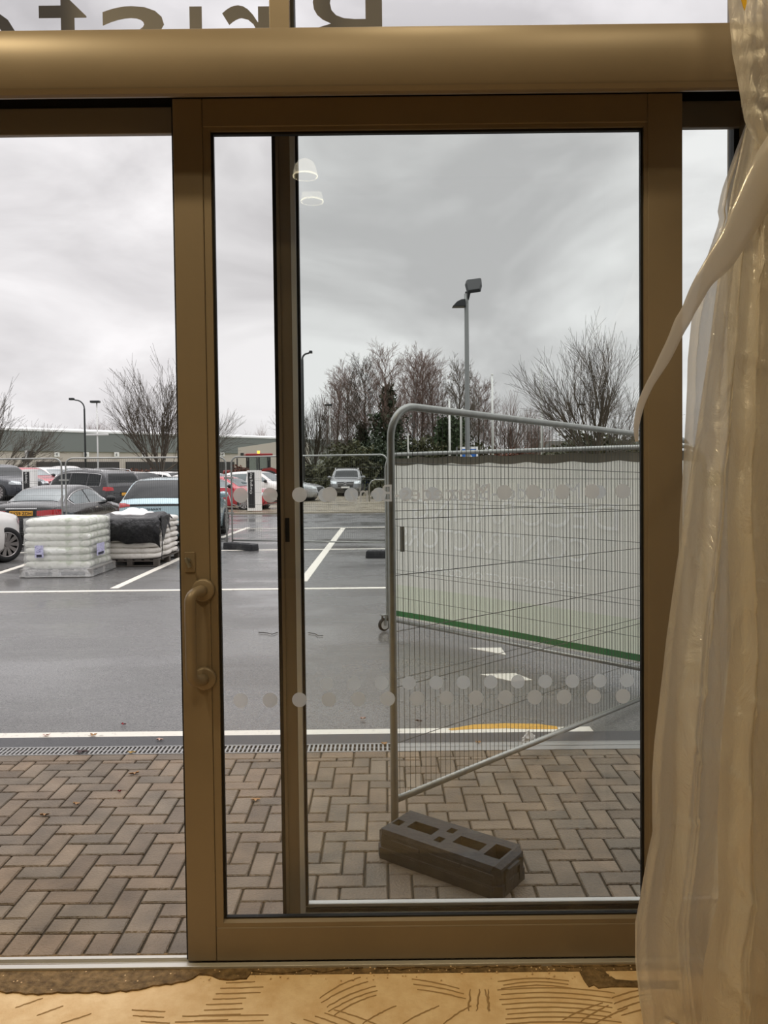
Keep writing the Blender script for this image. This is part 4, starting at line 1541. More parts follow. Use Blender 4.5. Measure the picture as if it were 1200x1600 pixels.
def car(label, kind, paint_, C, heading, L=4.6, W=1.85, H=1.5, wr=0.33, z0=0.0, steer=0.0, glass='carglass', plate=None, rear_badge=None, roof_rail=False, rear=True, front=True, star=False, spokes=10, name='car', cat='car', chrome=True, mirror=True, ghl='head_lens'):
    K = CARS[kind]
    o = thing(name, label, cat, (C[0], C[1], z0), radians(heading), 'parked cars')
    top = [(a * L, z * H) for a, z in K['top']]
    belt = K['belt'] * H
    wbt = [(-.5, .80), (-.485, .88), (-.45, .945), (-.38, .985), (-.2, 1.0), (.2, 1.0), (.36, .975), (.43, .92), (.475, .82), (.493, .72), (.5, .62)]
    wtr = [(-.5, .95), (-.47, .92), (-.40, .82), (-.30, K['wt'] + .02), (-.1, K['wt']), (.05, K['wt']), (.14, K['wt'] + .04), (.24, .86), (.35, .88), (.5, .9)]
    N, mesh_v, mesh_f = 64, [], []
    xs = [-.5, -.497, -.493, -.488, -.48, -.472, -.462, -.45]
    xs = [x * L for x in xs] + [(-.44 + .88 * i / 44) * L for i in range(45)] + [x * L for x in (.45, .46, .47, .478, .485, .491, .496, .5)]
    clr = 0.19 + 0.02 * (H > 1.6)
    rings = []
    for x in xs:
        zt = smoothtab(top, x)
        w = W / 2 * smoothtab([(a * L, b_) for a, b_ in wbt], x)
        wt = w * smoothtab([(a * L, b_) for a, b_ in wtr], x)
        zb_ = min(belt, zt - 0.04 * H)
        endf = max(0, (abs(x) / L - 0.44) / 0.06)
        bot = clr + 0.10 * endf
        sh = max(zt - 0.055 * H, zb_ + 0.25 * (zt - zb_))
        half = [(w * .55, bot), (w * .9, bot), (w * .975, bot + .07), (w, bot + (zb_ - bot) * .45), (w * .997, bot + (zb_ - bot) * .75), (w * .965, zb_),
                (w * .965 + (wt - w * .965) * .5, zb_ + (sh - zb_) * .55), (wt, sh), (wt * .93, zt - 0.018 * H), (wt * .7, zt - 0.004 * H), (wt * .35, zt)]
        ring = [(x, y, z) for y, z in half] + [(x, 0, zt + .002)] + [(x, -y, z) for y, z in reversed(half)]
        rings.append(ring)
    n = len(rings[0])
    for r in rings:
        mesh_v += r
    for i in range(len(rings) - 1):
        for k_ in range(n):
            k2 = (k_ + 1) % n
            mesh_f.append((i * n + k_, i * n + k2, (i + 1) * n + k2, (i + 1) * n + k_))
    mesh_f.append(tuple(range(n))[::-1])
    mesh_f.append(tuple((len(rings) - 1) * n + k_ for k_ in range(n)))
    bm_ = MB()
    bm_.add(mesh_v, mesh_f)
    body = bm_.build('body', 'car_' + paint_, o, smooth=True)
    bvh = BVHTree.FromPolygons([Vector(v) for v in mesh_v], mesh_f)
    cut = MB()
    for fx in (.31, -.29):
        cut.tube([(fx * L, -W, wr + .02), (fx * L, W, wr + .02)], wr * 1.14, 32)
        liner = MB().tube([(fx * L, -W * .46, wr + .02), (fx * L, -W * .3, wr + .02), (fx * L, W * .3, wr + .02), (fx * L, W * .46, wr + .02)], wr, 32, cap=False, rs=[wr * 1.145, wr * 1.145, wr * 1.145, wr * 1.145])
        liner.box(fx * L - wr, fx * L + wr, -.3 * W, .3 * W, wr * .5, wr * 1.5)
        liner.build('wheel_housing', 'darktrim', o)
    co = cut.build('cutter', 'darktrim')
    bo = body.modifiers.new('arches', 'BOOLEAN')
    bo.operation, bo.object, bo.solver = 'DIFFERENCE', co, 'EXACT'
    bpy.context.view_layer.update()
    nm = bpy.data.meshes.new_from_object(body.evaluated_get(bpy.context.evaluated_depsgraph_get()))
    body.modifiers.clear()
    nm.materials.clear()
    nm.materials.append(M['car_' + paint_])
    body.data = nm
    bpy.data.objects.remove(co)

    def decal(pname, m, face, quad, off=0.008, nu=10, nv=6, parent=o, smooth=True):
        """quad = 4 corners (a,b) in the face plane: bottom-left, bottom-right, top-right, top-left"""
        dirs = {'rear': Vector((1, 0, 0)), 'front': Vector((-1, 0, 0)), 'left': Vector((0, -1, 0)), 'right': Vector((0, 1, 0)), 'top': Vector((0, 0, -1))}
        d = dirs[face]
        mb2 = MB()
        vs2, ok = [], []
        for j in range(nv + 1):
            for i in range(nu + 1):
                u, v = i / nu, j / nv
                a_ = [quad[0][t] * (1 - u) * (1 - v) + quad[1][t] * u * (1 - v) + quad[2][t] * u * v + quad[3][t] * (1 - u) * v for t in (0, 1)]
                if face in ('rear', 'front'):
                    org = Vector((-4 * d.x, a_[0], a_[1]))
                elif face in ('left', 'right'):
                    org = Vector((a_[0], -4 * d.y, a_[1]))
                else:
                    org = Vector((a_[0], a_[1], 4))
                hit, nrm, _, _ = bvh.ray_cast(org, d)
                if hit is None:
                    vs2.append(org)
                    ok.append(False)
                else:
                    if nrm.dot(d) > 0:
                        nrm = -nrm
                    vs2.append(hit + nrm * off)
                    ok.append(True)
        fs2 = []
        for j in range(nv):
            for i in range(nu):
                q = (j * (nu + 1) + i, j * (nu + 1) + i + 1, (j + 1) * (nu + 1) + i + 1, (j + 1) * (nu + 1) + i)
                if all(ok[t] for t in q):
                    fs2.append(q)
        if not fs2:
            return None
        mb2.add(vs2, fs2)
        return mb2.build(pname, m, parent, smooth=smooth)

    wt_ = W / 2 * K['wt']
    # side windows
    tz = lambda fx: smoothtab(top, fx * L)
    if kind == 'suv':
        wins = [(-.40, -.27, .02), (-.255, -.07, 0), (-.05, .145, 0)]
    elif kind == 'hatch':
        wins = [(-.37, -.28, .02), (-.265, -.07, 0), (-.05, .17, 0)]
    else:
        wins = [(-.285, -.10, .0), (-.085, .165, 0)]
    for side in ('left', 'right'):
        for (xa, xb_, _) in wins:
            za, zc = tz(xa) - .085 * H, tz(xb_) - .085 * H
            lo = belt + 0.02 * H
            mid = (xa + xb_) / 2
            # two quads across for the arched top
            segs = 4
            mb3 = MB()
            vs3, fs3 = [], []
            for i in range(segs * 2 + 1):
                fx = xa + (xb_ - xa) * i / (segs * 2)
                hi = max(lo + .004, tz(fx) - .085 * H)
                for j in range(4):
                    zz_ = lo + (hi - lo) * j / 3
                    org = Vector((fx * L, 4 if side == 'left' else -4, zz_))
                    hit, nrm, _, _ = bvh.ray_cast(org, Vector((0, -1 if side == 'left' else 1, 0)))
                    hit = hit or org
                    vs3.append(hit + Vector((0, .008 if side == 'left' else -.008, .003)))
            for i in range(segs * 2):
                for j in range(3):
                    fs3.append((i * 4 + j, (i + 1) * 4 + j, (i + 1) * 4 + j + 1, i * 4 + j + 1))
            mb3.add(vs3, fs3)
            mb3.build('side_window', glass, o, smooth=True)
        if chrome:
            pts_ = []
            xa, xb_ = wins[0][0] - .012, wins[-1][1] + .012
            for i in range(22):
                fx = xa + (xb_ - xa) * i / 21
                zz_ = max(belt + .015 * H, tz(fx) - .072 * H)
                hit, *_ = bvh.ray_cast(Vector((fx * L, 4 if side == 'left' else -4, zz_)), Vector((0, -1 if side == 'left' else 1, 0)))
                if hit:
                    pts_.append(hit + Vector((0, .008 if side == 'left' else -.008, 0)))
            for i in range(14):
                fx = xb_ + (xa - xb_) * i / 13
                hit, *_ = bvh.ray_cast(Vector((fx * L, 4 if side == 'left' else -4, belt + .012 * H)), Vector((0, -1 if side == 'left' else 1, 0)))
                if hit:
                    pts_.append(hit + Vector((0, .008 if side == 'left' else -.008, 0)))
            if len(pts_) > 4:
                MB().tube(pts_, 0.011, 5, closed=True).build('window_trim', 'chrome', o)
    # windscreen and rear window (projected from above / behind)
    ws0, ws1 = (.115, .225) if kind == 'suv' else ((.085, .235) if kind == 'hatch' else (.105, .23))
    decal('windscreen', glass, 'top', [(ws1 * L, -W * .37), (ws1 * L, W * .37), (ws0 * L, wt_ * .86), (ws0 * L, -wt_ * .86)], .008, 10, 8)
    if kind == 'suv':
        decal('rear_window', glass, 'rear', [(-W * .39, H * .70), (W * .39, H * .70), (wt_ * .84, H * .90), (-wt_ * .84, H * .90)], .01, 12, 8)
    elif kind == 'hatch':
        decal('rear_window', glass, 'top', [(-.462 * L, -W * .40), (-.462 * L, W * .40), (-.33 * L, wt_ * .86), (-.33 * L, -wt_ * .86)], .01, 12, 10)
    else:
        decal('rear_window', glass, 'top', [(-.365 * L, -W * .385), (-.365 * L, W * .385), (-.215 * L, wt_ * .84), (-.215 * L, -wt_ * .84)], .008, 12, 8)
    if rear:
        lz0, lz1 = (.50 * H, .62 * H)
        for s in (-1, 1):
            if kind == 'hatch':
                q = [(s * W * .30, .585 * H), (s * W * .455, .56 * H), (s * W * .452, .635 * H), (s * W * .30, .61 * H)]
            elif kind == 'suv':
                q = [(s * W * .32, .535 * H), (s * W * .46, .53 * H), (s * W * .455, .62 * H), (s * W * .32, .60 * H)]
            else:
                q = [(s * W * .20, .52 * H), (s * W * .45, .50 * H), (s * W * .445, .62 * H), (s * W * .20, .60 * H)]
            decal('tail_lamp', 'red_lens', 'rear', q, .012, 8, 4)
            decal('tail_lamp', 'red_lens', 'left' if s > 0 else 'right', [(-.485 * L, q[0][1] + .01), (-.44 * L, q[0][1] + .02), (-.445 * L, q[2][1] - .01), (-.485 * L, q[2][1] - .01)], .012, 6, 4)
        if kind == 'hatch':
            decal('light_bar', 'darktrim', 'rear', [(-W * .30, .585 * H), (W * .30, .585 * H), (W * .30, .612 * H), (-W * .30, .612 * H)], .009, 10, 2)
        decal('rear_valance', 'darktrim', 'rear', [(-W * .38, .20 * H), (W * .38, .20 * H), (W * .40, .31 * H), (-W * .40, .31 * H)], .01, 10, 3)
        pz = .36 * H if kind == 'hatch' else (.56 * H if kind == 'saloon' else .455 * H)
        decal('plate_recess', 'darktrim', 'rear', [(-.34, pz - .075), (.34, pz - .075), (.34, pz + .085), (-.34, pz + .085)], .006, 6, 2)
        pl = decal('number_plate', 'plate_yellow', 'rear', [(-.27, pz - .055), (.27, pz - .055), (.27, pz + .055), (-.27, pz + .055)], .016, 2, 1)
        if kind == 'saloon' and chrome:
            decal('chrome_strip', 'chrome', 'rear', [(-.36, .628 * H), (.36, .628 * H), (.36, .645 * H), (-.36, .645 * H)], .02, 8, 1)
        if plate and pl:
            xr_ = min(v.co.x for v in pl.data.vertices) - .004
            text_obj('plate_text', plate, 'ink_black', .48, .075, (xr_, .24, pz - .0375), (0, -1, 0), (0, 0, 1), 0.002, pl)
        if rear_badge:
            text_obj('badge', rear_badge, 'darktrim', .34, .05, (-.5 * L - .012, .17, .525 * H), (0, -1, 0), (0, 0, 1), 0.004, body)
    if front:
        for s in (-1, 1):
            decal('headlamp', ghl, 'front', [(s * W * .27, .43 * H), (s * W * .43, .44 * H), (s * W * .44, .53 * H), (s * W * .27, .51 * H)], .012, 8, 4)
            decal('headlamp', ghl, 'left' if s > 0 else 'right', [(.42 * L, .45 * H), (.475 * L, .43 * H), (.475 * L, .50 * H), (.42 * L, .52 * H)], .012, 6, 3)
        gr = decal('grille', 'darktrim', 'front', [(-W * .22, .33 * H), (W * .22, .33 * H), (W * .25, .50 * H), (-W * .25, .50 * H)], .014, 8, 5)
        decal('lower_intake', 'darktrim', 'front', [(-W * .40, .18 * H), (W * .40, .18 * H), (W * .38, .27 * H), (-W * .38, .27 * H)], .014, 8, 2)
        decal('number_plate', 'plate_white', 'front', [(-.26, .285 * H), (.26, .285 * H), (.26, .285 * H + .11), (-.26, .285 * H + .11)], .026, 2, 1)
        if star and gr:
            xf = max(v.co.x for v in gr.data.vertices) + .012
            sm = MB()
            zc = .425 * H
            R_ = .105
            sm.tube([(xf, R_ * cos(a), zc + R_ * sin(a)) for a in [2 * pi * t / 20 for t in range(20)]], .012, 6, closed=True)
            for t in range(3):
                a = pi / 2 + t * 2 * pi / 3
                sm.tube([(xf, 0, zc), (xf, R_ * cos(a), zc + R_ * sin(a))], .012, 6, rs=[.02, .006])
            for zz_ in (-.045, .045):
                for s in (-1, 1):
                    sm.box(xf - .012, xf, s * .11 if s > 0 else -W * .235, W * .235 if s > 0 else -.11, zc + zz_ - .012, zc + zz_ + .012)
            sm.build('radiator_star', 'chrome', gr)
    if roof_rail:
        for s in (-1, 1):
            pts_ = [(fx * L, s * wt_ * .93, smoothtab(top, fx * L) + dz) for fx, dz in ((-.40, -.02), (-.38, .035), (-.2, .045), (0, .045), (.06, .03), (.075, -.03))]
            MB().tube(pts_, .018, 6).build('roof_rail', 'chrome', o)
    # door mirrors
    if mirror:
        for s in (-1, 1):
            mbm = MB()
            mbm.lathe([(0.001, -.13), (.06, -.11), (.085, -.02), (.08, .06), (.05, .11), (.001, .12)], (.175 * L, s * (W / 2 + .06), belt + .075), 12, 'y')
            mbm.box(.165 * L, .185 * L, s * (W / 2 - .06) if s > 0 else s * W / 2, s * W / 2 if s > 0 else s * (W / 2 - .06), belt + .0, belt + .04)
            mbm.build('door_mirror', 'darktrim' if paint_ in ('black', 'white', 'red') else 'car_' + paint_, o, smooth=True)
    for s in (-1, 1):
        MB().box(-.015 * L - .09, -.015 * L + .09, s * W / 2 * 1.0 - .01, s * W / 2 * 1.0 + .018, belt - .12, belt - .095).build('door_handle', 'chrome', o)
    # wheels with arches
    for (fx, st_) in ((.31, steer), (-.29, 0)):
        for s in (-1, 1):
            yc_ = s * (W / 2 - .012)
            mt_ = Matrix.Translation((fx * L, yc_ + s * .0, wr)) @ Matrix.Rotation(radians(st_), 4, 'Z')
            tw = .22
            prof_ = [(wr * .66, -.02), (wr * .70, s * .02), (wr * .74, s * .035), (wr * .95, s * .035), (wr, s * .01), (wr, -s * tw), (wr * .6, -s * tw)]
            wm = MB()
            wm.lathe([(r_, h_) for r_, h_ in prof_], (0, 0, 0), 36, 'y', mtx=None)
            for i_ in range(len(wm.v)):
                wm.v[i_] = tuple(mt_ @ Vector(wm.v[i_]))
            wo_ = wm.build('wheel', 'tyre', o, smooth=True)
            rm = MB()
            rm.lathe([(wr * .72, s * .03), (wr * .69, s * .034), (wr * .665, s * .025), (wr * .66, -s * .06)], (0, 0, 0), 36, 'y')
            for q_ in range(spokes):
                a = 2 * pi * q_ / spokes
                w0, w1 = wr * .055, wr * .125
                ca, sa = cos(a), sin(a)
                pr_ = []
                for (rd, ww, dp) in ((wr * .10, w0, .012), (wr * .68, w1, .028)):
                    for sg in (-1, 1):
                        pr_.append(Vector((rd * ca - sg * ww * sa, s * dp, rd * sa + sg * ww * ca)))
                bk = [p_ - Vector((0, s * .03, 0)) for p_ in pr_]
                rm.add(pr_ + bk, [(0, 1, 3, 2), (0, 4, 5, 1), (1, 5, 7, 3), (3, 7, 6, 2), (2, 6, 4, 0)])
            rm.lathe([(0.001, s * .03), (wr * .13, s * .028), (wr * .15, s * .0)], (0, 0, 0), 20, 'y')
            for i_ in range(len(rm.v)):
                rm.v[i_] = tuple(mt_ @ Vector(rm.v[i_]))
            rm.build('rim', 'rim', wo_)
            bk = MB()
            bk.lathe([(0.001, -s * .05), (wr * .67, -s * .05)], (0, 0, 0), 24, 'y')
            for i_ in range(len(bk.v)):
                bk.v[i_] = tuple(mt_ @ Vector(bk.v[i_]))
            bk.build('brake_disc', 'darktrim', wo_)
    return o


car('white car at left edge with turned front wheel beside the pallet', 'suv', 'white', (-8.36, 13.79), 85, 4.5, 1.85, 1.6, 0.335, steer=-27, spokes=10, chrome=False)
car('black coupe seen from behind with yellow number plate', 'saloon', 'black', (-8.36, 20.3), 90, 4.7, 1.80, 1.40, 0.33, plate='BX59 ZDH', glass='carglass_l', name='coupe')
car('pale blue hatchback seen from behind beside the sliding door edge', 'hatch', 'paleblue', (-5.26, 20.0), 90, 4.35, 1.86, 1.58, 0.35, rear_badge='SMART', name='hatchback', chrome=False)
car('dark grey seven seat SUV with chrome window surround behind the black coupe', 'suv', 'grey', (-12.5, 32.4), 150, 5.2, 1.98, 1.82, 0.38, roof_rail=True, name='sport_utility_car')
car('white saloon car just right of the dark grey SUV', 'hatch', 'white', (-12.2, 36.2), 150, 4.6, 1.85, 1.72, 0.34, chrome=False)
car('farther white car half hidden beside the sliding door', 'hatch', 'white', (-12.6, 43.2), 150, 4.6, 1.85, 1.70, 0.34, chrome=False)
car('black SUV with headlamps at the far left edge', 'suv', 'navy', (-17.6, 35.6), -28, 4.7, 1.95, 1.62, 0.36, z0=0.5)
car('red saloon car behind the charging sign at left', 'saloon', 'red', (-18.6, 40.6), -28, 4.8, 1.87, 1.50, 0.35, z0=0.5, glass='carglass_l')
car('white saloon car behind the red car at left', 'saloon', 'white', (-18.9, 44.0), -28, 4.8, 1.87, 1.52, 0.35, z0=0.5, glass='carglass_l')
car('farthest white car at left below the traffic signal', 'saloon', 'white', (-19.4, 47.8), -28, 4.8, 1.87, 1.6, 0.35, z0=0.5, glass='carglass_l')
car('red saloon car behind the charging sign in the middle', 'saloon', 'red', (-7.05, 34.4), -18, 4.8, 1.87, 1.47, 0.35, glass='carglass_l')
car('white estate car directly behind the middle red car', 'hatch', 'white', (-8.4, 38.0), -18, 4.8, 1.87, 1.62, 0.35, glass='carglass_l', chrome=False)
car('white car with dark mirrors behind the middle charging sign', 'hatch', 'white', (-6.6, 41.4), -18, 4.8, 1.87, 1.66, 0.35, glass='carglass_l', chrome=False)
car('silver car nose just right of the rear stile', 'saloon', 'silver', (-5.6, 42.6), -16, 4.6, 1.85, 1.45, 0.35, z0=0.04)
car('grey SUV facing the doors in front of the hedge', 'suv', 'dgrey', (-2.38, 50.5), -90, 4.7, 2.05, 1.74, 0.36, z0=0.04, roof_rail=True, star=True, name='sport_utility_car')


# ---- charging posts
def charge_post(px, py0, py1, Y, label, sc=1.0):
    a, c = P(px, py0, Y), P(px, py1, Y)
    H_ = a.z
    zb_ = max(c.z, 0.0)
    o = thing('charging_post', label, 'charging post', (a.x, Y, 0), radians(-16), 'charging posts')
    MB().box(-.28, .28, -.10, .10, zb_ if zb_ < .25 else 0, H_).build('pillar', 'numsign', o, bevel=.01)
    pn = MB().box(-.22, .06, -.115, -.099, zb_ + .12, H_ - .08).build('front_panel', 'ink_black', o)
    text_obj('lettering', 'Charging Bay', 'numsign', (H_ - zb_) * .52, .12, (-.02, -.121, zb_ + (H_ - zb_) * .42), (0, 0, 1), (-1, 0, 0), .002, pn)
    return o


charge_post(397, 735, 798, 33.0 * 0.955, 'white charging post with black panel in front of the middle red car')
charge_post(46.5, 734, 770, 30.5, 'white charging post with black panel among the cars at left')
# charging cable
q0 = P(389, 775, 31.6)
tag(MB().tube([(q0.x, 31.6, .95), (q0.x - .15, 31.6, .55), (q0.x - .4, 31.6, .25), (q0.x - .75, 31.8, .35), (q0.x - .95, 32.3, .7)], .02, 6).build('charging_cable', 'pole_grey'), 'grey cable looping from charging post to the middle red car', 'cable')

# ---- tractor
tr = thing('tractor', 'red tractor with flashing amber beacon behind the white cars', 'tractor', (P(402, 720, 58).x, 58, 0), radians(195))
MB().box(-.9, .75, -.75, .75, 1.05, 1.3).box(-.9, -.8, -.75, -.65, 1.3, 2.75).box(-.9, -.8, .65, .75, 1.3, 2.75).box(.65, .75, -.75, -.65, 1.3, 2.75).box(.65, .75, .65, .75, 1.3, 2.75).box(-.1, 0, -.75, -.68, 1.3, 2.75).box(-.1, 0, .68, .75, 1.3, 2.75).build('cab_frame', 'darktrim', tr)
MB().box(-.85, .7, -.7, .7, 1.32, 2.72).build('cab_glass', glass_mat('cab_glass', (.55, .62, .6, 1), 1.5), tr)
MB().box(-1.05, .9, -.85, .85, 2.75, 2.93).build('cab_roof', 'tractor_red', tr, bevel=.05)
MB().box(.75, 2.5, -.42, .42, 1.0, 1.72).build('bonnet', 'tractor_red', tr, bevel=.08)
MB().cyl((-.1, 0, 2.93), .09, .2, 16).build('beacon', 'beacon', tr)
MB().tube([(1.5, .3, 1.7), (1.5, .3, 2.6)], .04, 8).build('exhaust_pipe', 'darktrim', tr)
for s in (-1, 1):
    MB().lathe([(.3, -.2), (.8, -.22), (.86, -.15), (.86, .15), (.8, .22), (.3, .2)], (-.7, s * .9, .86), 28, 'y').build('rear_wheel', 'tyre', tr, smooth=True)
    MB().lathe([(.2, -.14), (.5, -.15), (.55, -.1), (.55, .1), (.5, .15), (.2, .14)], (1.9, s * .75, .55), 24, 'y').build('front_wheel', 'tyre', tr, smooth=True)
    MB().prism([(-1.6, 1.2), (-1.4, 1.7), (-.9, 1.9), (-.3, 1.8), (0, 1.4), (0, 1.3), (-1.5, 1.2)], s * .72, s * 1.1, 'xz').build('mudguard', 'tractor_red', tr)


# ============================================================ BUILDINGS
def wall_quad(mb_, a, c, z0, z1, th=0.4):
    a, c = Vector(a), Vector(c)
    d = (c - a).normalized()
    nn = Vector((-d.y, d.x, 0)) * th
    vs = []
    for p in (a, c, c + nn, a + nn):
        vs += [(p.x, p.y, z0), (p.x, p.y, z1)]
    mb_.add(vs, [(0, 2, 3, 1), (2, 4, 5, 3), (4, 6, 7, 5), (6, 0, 1, 7), (1, 3, 5, 7), (0, 6, 4, 2)])


wa = Vector((P(0, 700, 128).x * 1.0, 128, 0))
wc = Vector((P(432, 700, 178).x, 178, 0))
wdir = (wc - wa)
wa2 = wa - wdir * 0.8
wc2 = wc + wdir * 0.35
bd = thing('warehouse', 'long grey and cream warehouse with numbered doors behind the car park', 'building')


def zat(px, py, Y):
    return P(px, py, Y).z


b = MB(); wall_quad(b, wa2, wc2, 0, zat(0, 704.5, 128), 30); b.build('lower_wall', 'cream', bd)
b = MB(); wall_quad(b, wa2 - Vector((0, .4, 0)), wc2 - Vector((0, .4, 0)), zat(0, 704.5, 128), zat(0, 672, 128), 30); b.build('upper_cladding', 'clad_grey', bd)
b = MB(); wall_quad(b, wa2 - Vector((0, .6, 0)), wc2 - Vector((0, .6, 0)), zat(0, 672, 128), zat(0, 669.0, 128), 30); b.build('roof_edge', 'cloud_white', bd)
# shallow pitched roof
b = MB()
n_ = Vector((-wdir.y, wdir.x, 0)).normalized()
zr = zat(0, 669, 128)
p_ = [wa2, wc2, wc2 + n_ * 15, wa2 + n_ * 15]
b.add([(p_[0].x, p_[0].y, zr), (p_[1].x, p_[1].y, zr), (p_[2].x, p_[2].y, zr + 1.2), (p_[3].x, p_[3].y, zr + 1.2), (p_[0].x, p_[0].y, zr - .2), (p_[1].x, p_[1].y, zr - .2)], [(0, 1, 2, 3), (0, 4, 5, 1)])
b.build('roof', 'cloud_white', bd)


def on_wall(px, zoff=0):
    d = ray(px, 720)
    # intersect ray (xy) with wall line
    t = (wa.x * wdir.y - wa.y * wdir.x) / (d.x * wdir.y - d.y * wdir.x)
    return Vector((d.x * t, d.y * t, 0))


wd = wdir.normalized()
for (px, s_) in ((92.5, '4'), (138, '5'), (185, '6'), (228, '7'), (349, '10')):
    p = on_wall(px) - Vector((0, .8, 0))
    zc = zat(px, 710, p.y)
    w_ = 0.45 * p.y / 128
    b = MB()
    wall_quad(b, p - wd * w_, p + wd * w_, zc - .42, zc + .42, .1)
    q = b.build('number_board', 'numsign', bd)
    text_obj('number', s_, 'ink_black', w_ * (.6 if len(s_) == 1 else 1.1), .45, p - wd * w_ * (.3 if len(s_) == 1 else .55) + Vector((0, -.1, zc - .22)), wd, (0, 0, 1), .02, q)
for px, w_ in ((88, 3.2), (150, 5.0), (224, 3.5), (265, 3), (350, 3)):
    p = on_wall(px) - Vector((0, .5, 0))
    b = MB()
    wall_quad(b, p - wd * w_, p + wd * w_, 0, zat(px, 721.5, p.y), .3)
    b.build('loading_door', 'doorway', bd)

ga = thing('annex_building', 'cream gabled block standing right of the grey warehouse', 'building')
x0_, x1_ = P(372, 715, 100).x, P(470, 715, 100).x
b = MB()
b.prism([(x0_, 0), (x1_, 0), (x1_, zat(470, 688, 100)), (P(432, 715, 100).x, zat(432, 690.5, 100)), (x0_, zat(372, 699.5, 100))], 100, 112, 'xz')
b.build('walls', 'cream', ga)
b = MB()
b.box(P(376, 715, 100).x, P(381, 715, 100).x, 99.9, 100.1, zat(0, 716, 100), zat(0, 712, 100))
b.build('window', 'doorway', ga)
for (xa, xb_, ya_, yb_, Yb, lab) in ((480, 600, 684, 740, 120, 'low grey roofed building glimpsed between the bare trees'), (862, 1010, 689, 740, 120, 'low grey roofed building below the big right tree')):
    o = thing('shed_building', lab, 'building')
    b = MB().box(P(xa, 700, Yb).x, P(xb_, 700, Yb).x, Yb, Yb + 15, 0, zat(600, ya_ + 12, Yb)); b.build('walls', 'clad_grey2', o)
    b = MB().box(P(xa, 700, Yb).x - .3, P(xb_, 700, Yb).x + .3, Yb - .4, Yb + 15, zat(600, ya_ + 12, Yb), zat(600, ya_ + 3, Yb)); b.build('roof', 'clad_grey', o)

# ============================================================ LAMP POSTS & POLES
def pole_base(px, Y):
    return Vector((P(px, 740, Y).x, Y, 0))


# main twin lamp
YL = 28.5
pb_ = pole_base(731, YL)
lp = thing('car_park_lamp', 'tall grey double-headed car park lamp rising behind the fence', 'lamp post', pb_)
ht_ = zat(731, 457, YL)
hm_ = zat(731, 484, YL)
MB().tube([(0, 0, 0), (0, 0, 1.2), (0, 0, hm_), (0, 0, ht_ - .05)], .08, 14, rs=[.11, .09, .078, .085]).build('column', 'pole_grey', lp, smooth=True)
MB().cyl((0, 0, ht_ - .06), .045, .09, 12).build('top_cap', 'lamphead', lp)
# big head tilted, seen from below on the right
hd_ = MB()
mt_ = Matrix.Translation((.24, -.25, zat(741, 450, YL))) @ Matrix.Rotation(radians(-8), 4, 'Y') @ Matrix.Rotation(radians(62), 4, 'X')
outl = [(-.30, -.30), (.20, -.30), (.30, -.05), (.34, .30), (-.22, .32), (-.31, .12)]
n = len(outl)
hd_.add([mt_ @ Vector((x, y, 0)) for x, y in outl] + [mt_ @ Vector((x * .8, y * .8, .12)) for x, y in outl], [tuple(range(n)), tuple(range(2 * n - 1, n - 1, -1))] + [(i, (i + 1) % n, (i + 1) % n + n, i + n) for i in range(n)])
hh = hd_.build('lamp_head', 'lamphead', lp, bevel=.02)
ln_ = MB()
ln_.add([mt_ @ Vector((x * .72, y * .35 + .12, -.012)) for x, y in outl] + [mt_ @ Vector((x * .72, y * .35 + .12, .01)) for x, y in outl], [tuple(range(n)), tuple(range(2 * n - 1, n - 1, -1))] + [(i, (i + 1) % n, (i + 1) % n + n, i + n) for i in range(n)])
ln_.build('lens', 'lamplens', hh)
MB().tube([(.03, 0, ht_ - .3), (.10, -.08, ht_ - .02), (.17, -.2, ht_ + .08)], .05, 10).build('head_arm', 'lamphead', lp)
hd2 = MB()
z_ = zat(720, 479, YL)
hd2.prism([(-.52, z_ - .02), (-.05, z_ - .02), (-.05, z_ + .24), (-.2, z_ + .23), (-.36, z_ + .15)], -.2, .2, 'xz')
hd2.build('lamp_head', 'lamphead', lp, bevel=.02)


def simple_pole(px, ytop, Y, r, m, label, name='flag_pole', cat='pole'):
    p = pole_base(px, Y)
    mb_ = MB()
    zt = zat(px + 0, ytop, Y)
    mb_.tube([(p.x, Y, 0), (p.x, Y, zt)], r, 10, rs=[r * 1.1, r * .75])
    mb_.lathe([(0.001, .12), (r, .06), (r, 0)], (p.x, Y, zt), 10)
    return tag(mb_.build(name, m, smooth=True), label, cat)


simple_pole(703, 625, 62, .10, 'pole_white', 'white pole left of the double-headed lamp')
simple_pole(770, 586, 62, .10, 'pole_white', 'white pole right of the double-headed lamp')
simple_pole(847, 580, 62, .10, 'pole_white', 'white pole beside the big right tree')


def t_lamp(px, ytop, Y, label, m='pole_white', r=.06, arms=None, wid=.45):
    p = pole_base(px, Y)
    zt = zat(px, ytop, Y)
    o = thing('street_lamp', label, 'lamp post', p)
    MB().tube([(0, 0, 0), (0, 0, zt)], r, 10, rs=[r * 1.1, r * .8]).build('column', m, o, smooth=True)
    MB().box(-wid, wid * .5, -.2, .2, zt - .02, zt + .14).build('lamp_head', 'lamphead', o, bevel=.03)
    if arms:
        z_ = zat(px, arms, Y)
        MB().box(-.8, .8, -.12, .12, z_ - .02, z_ + .12).build('bracket', m, o, bevel=.02)
    return o


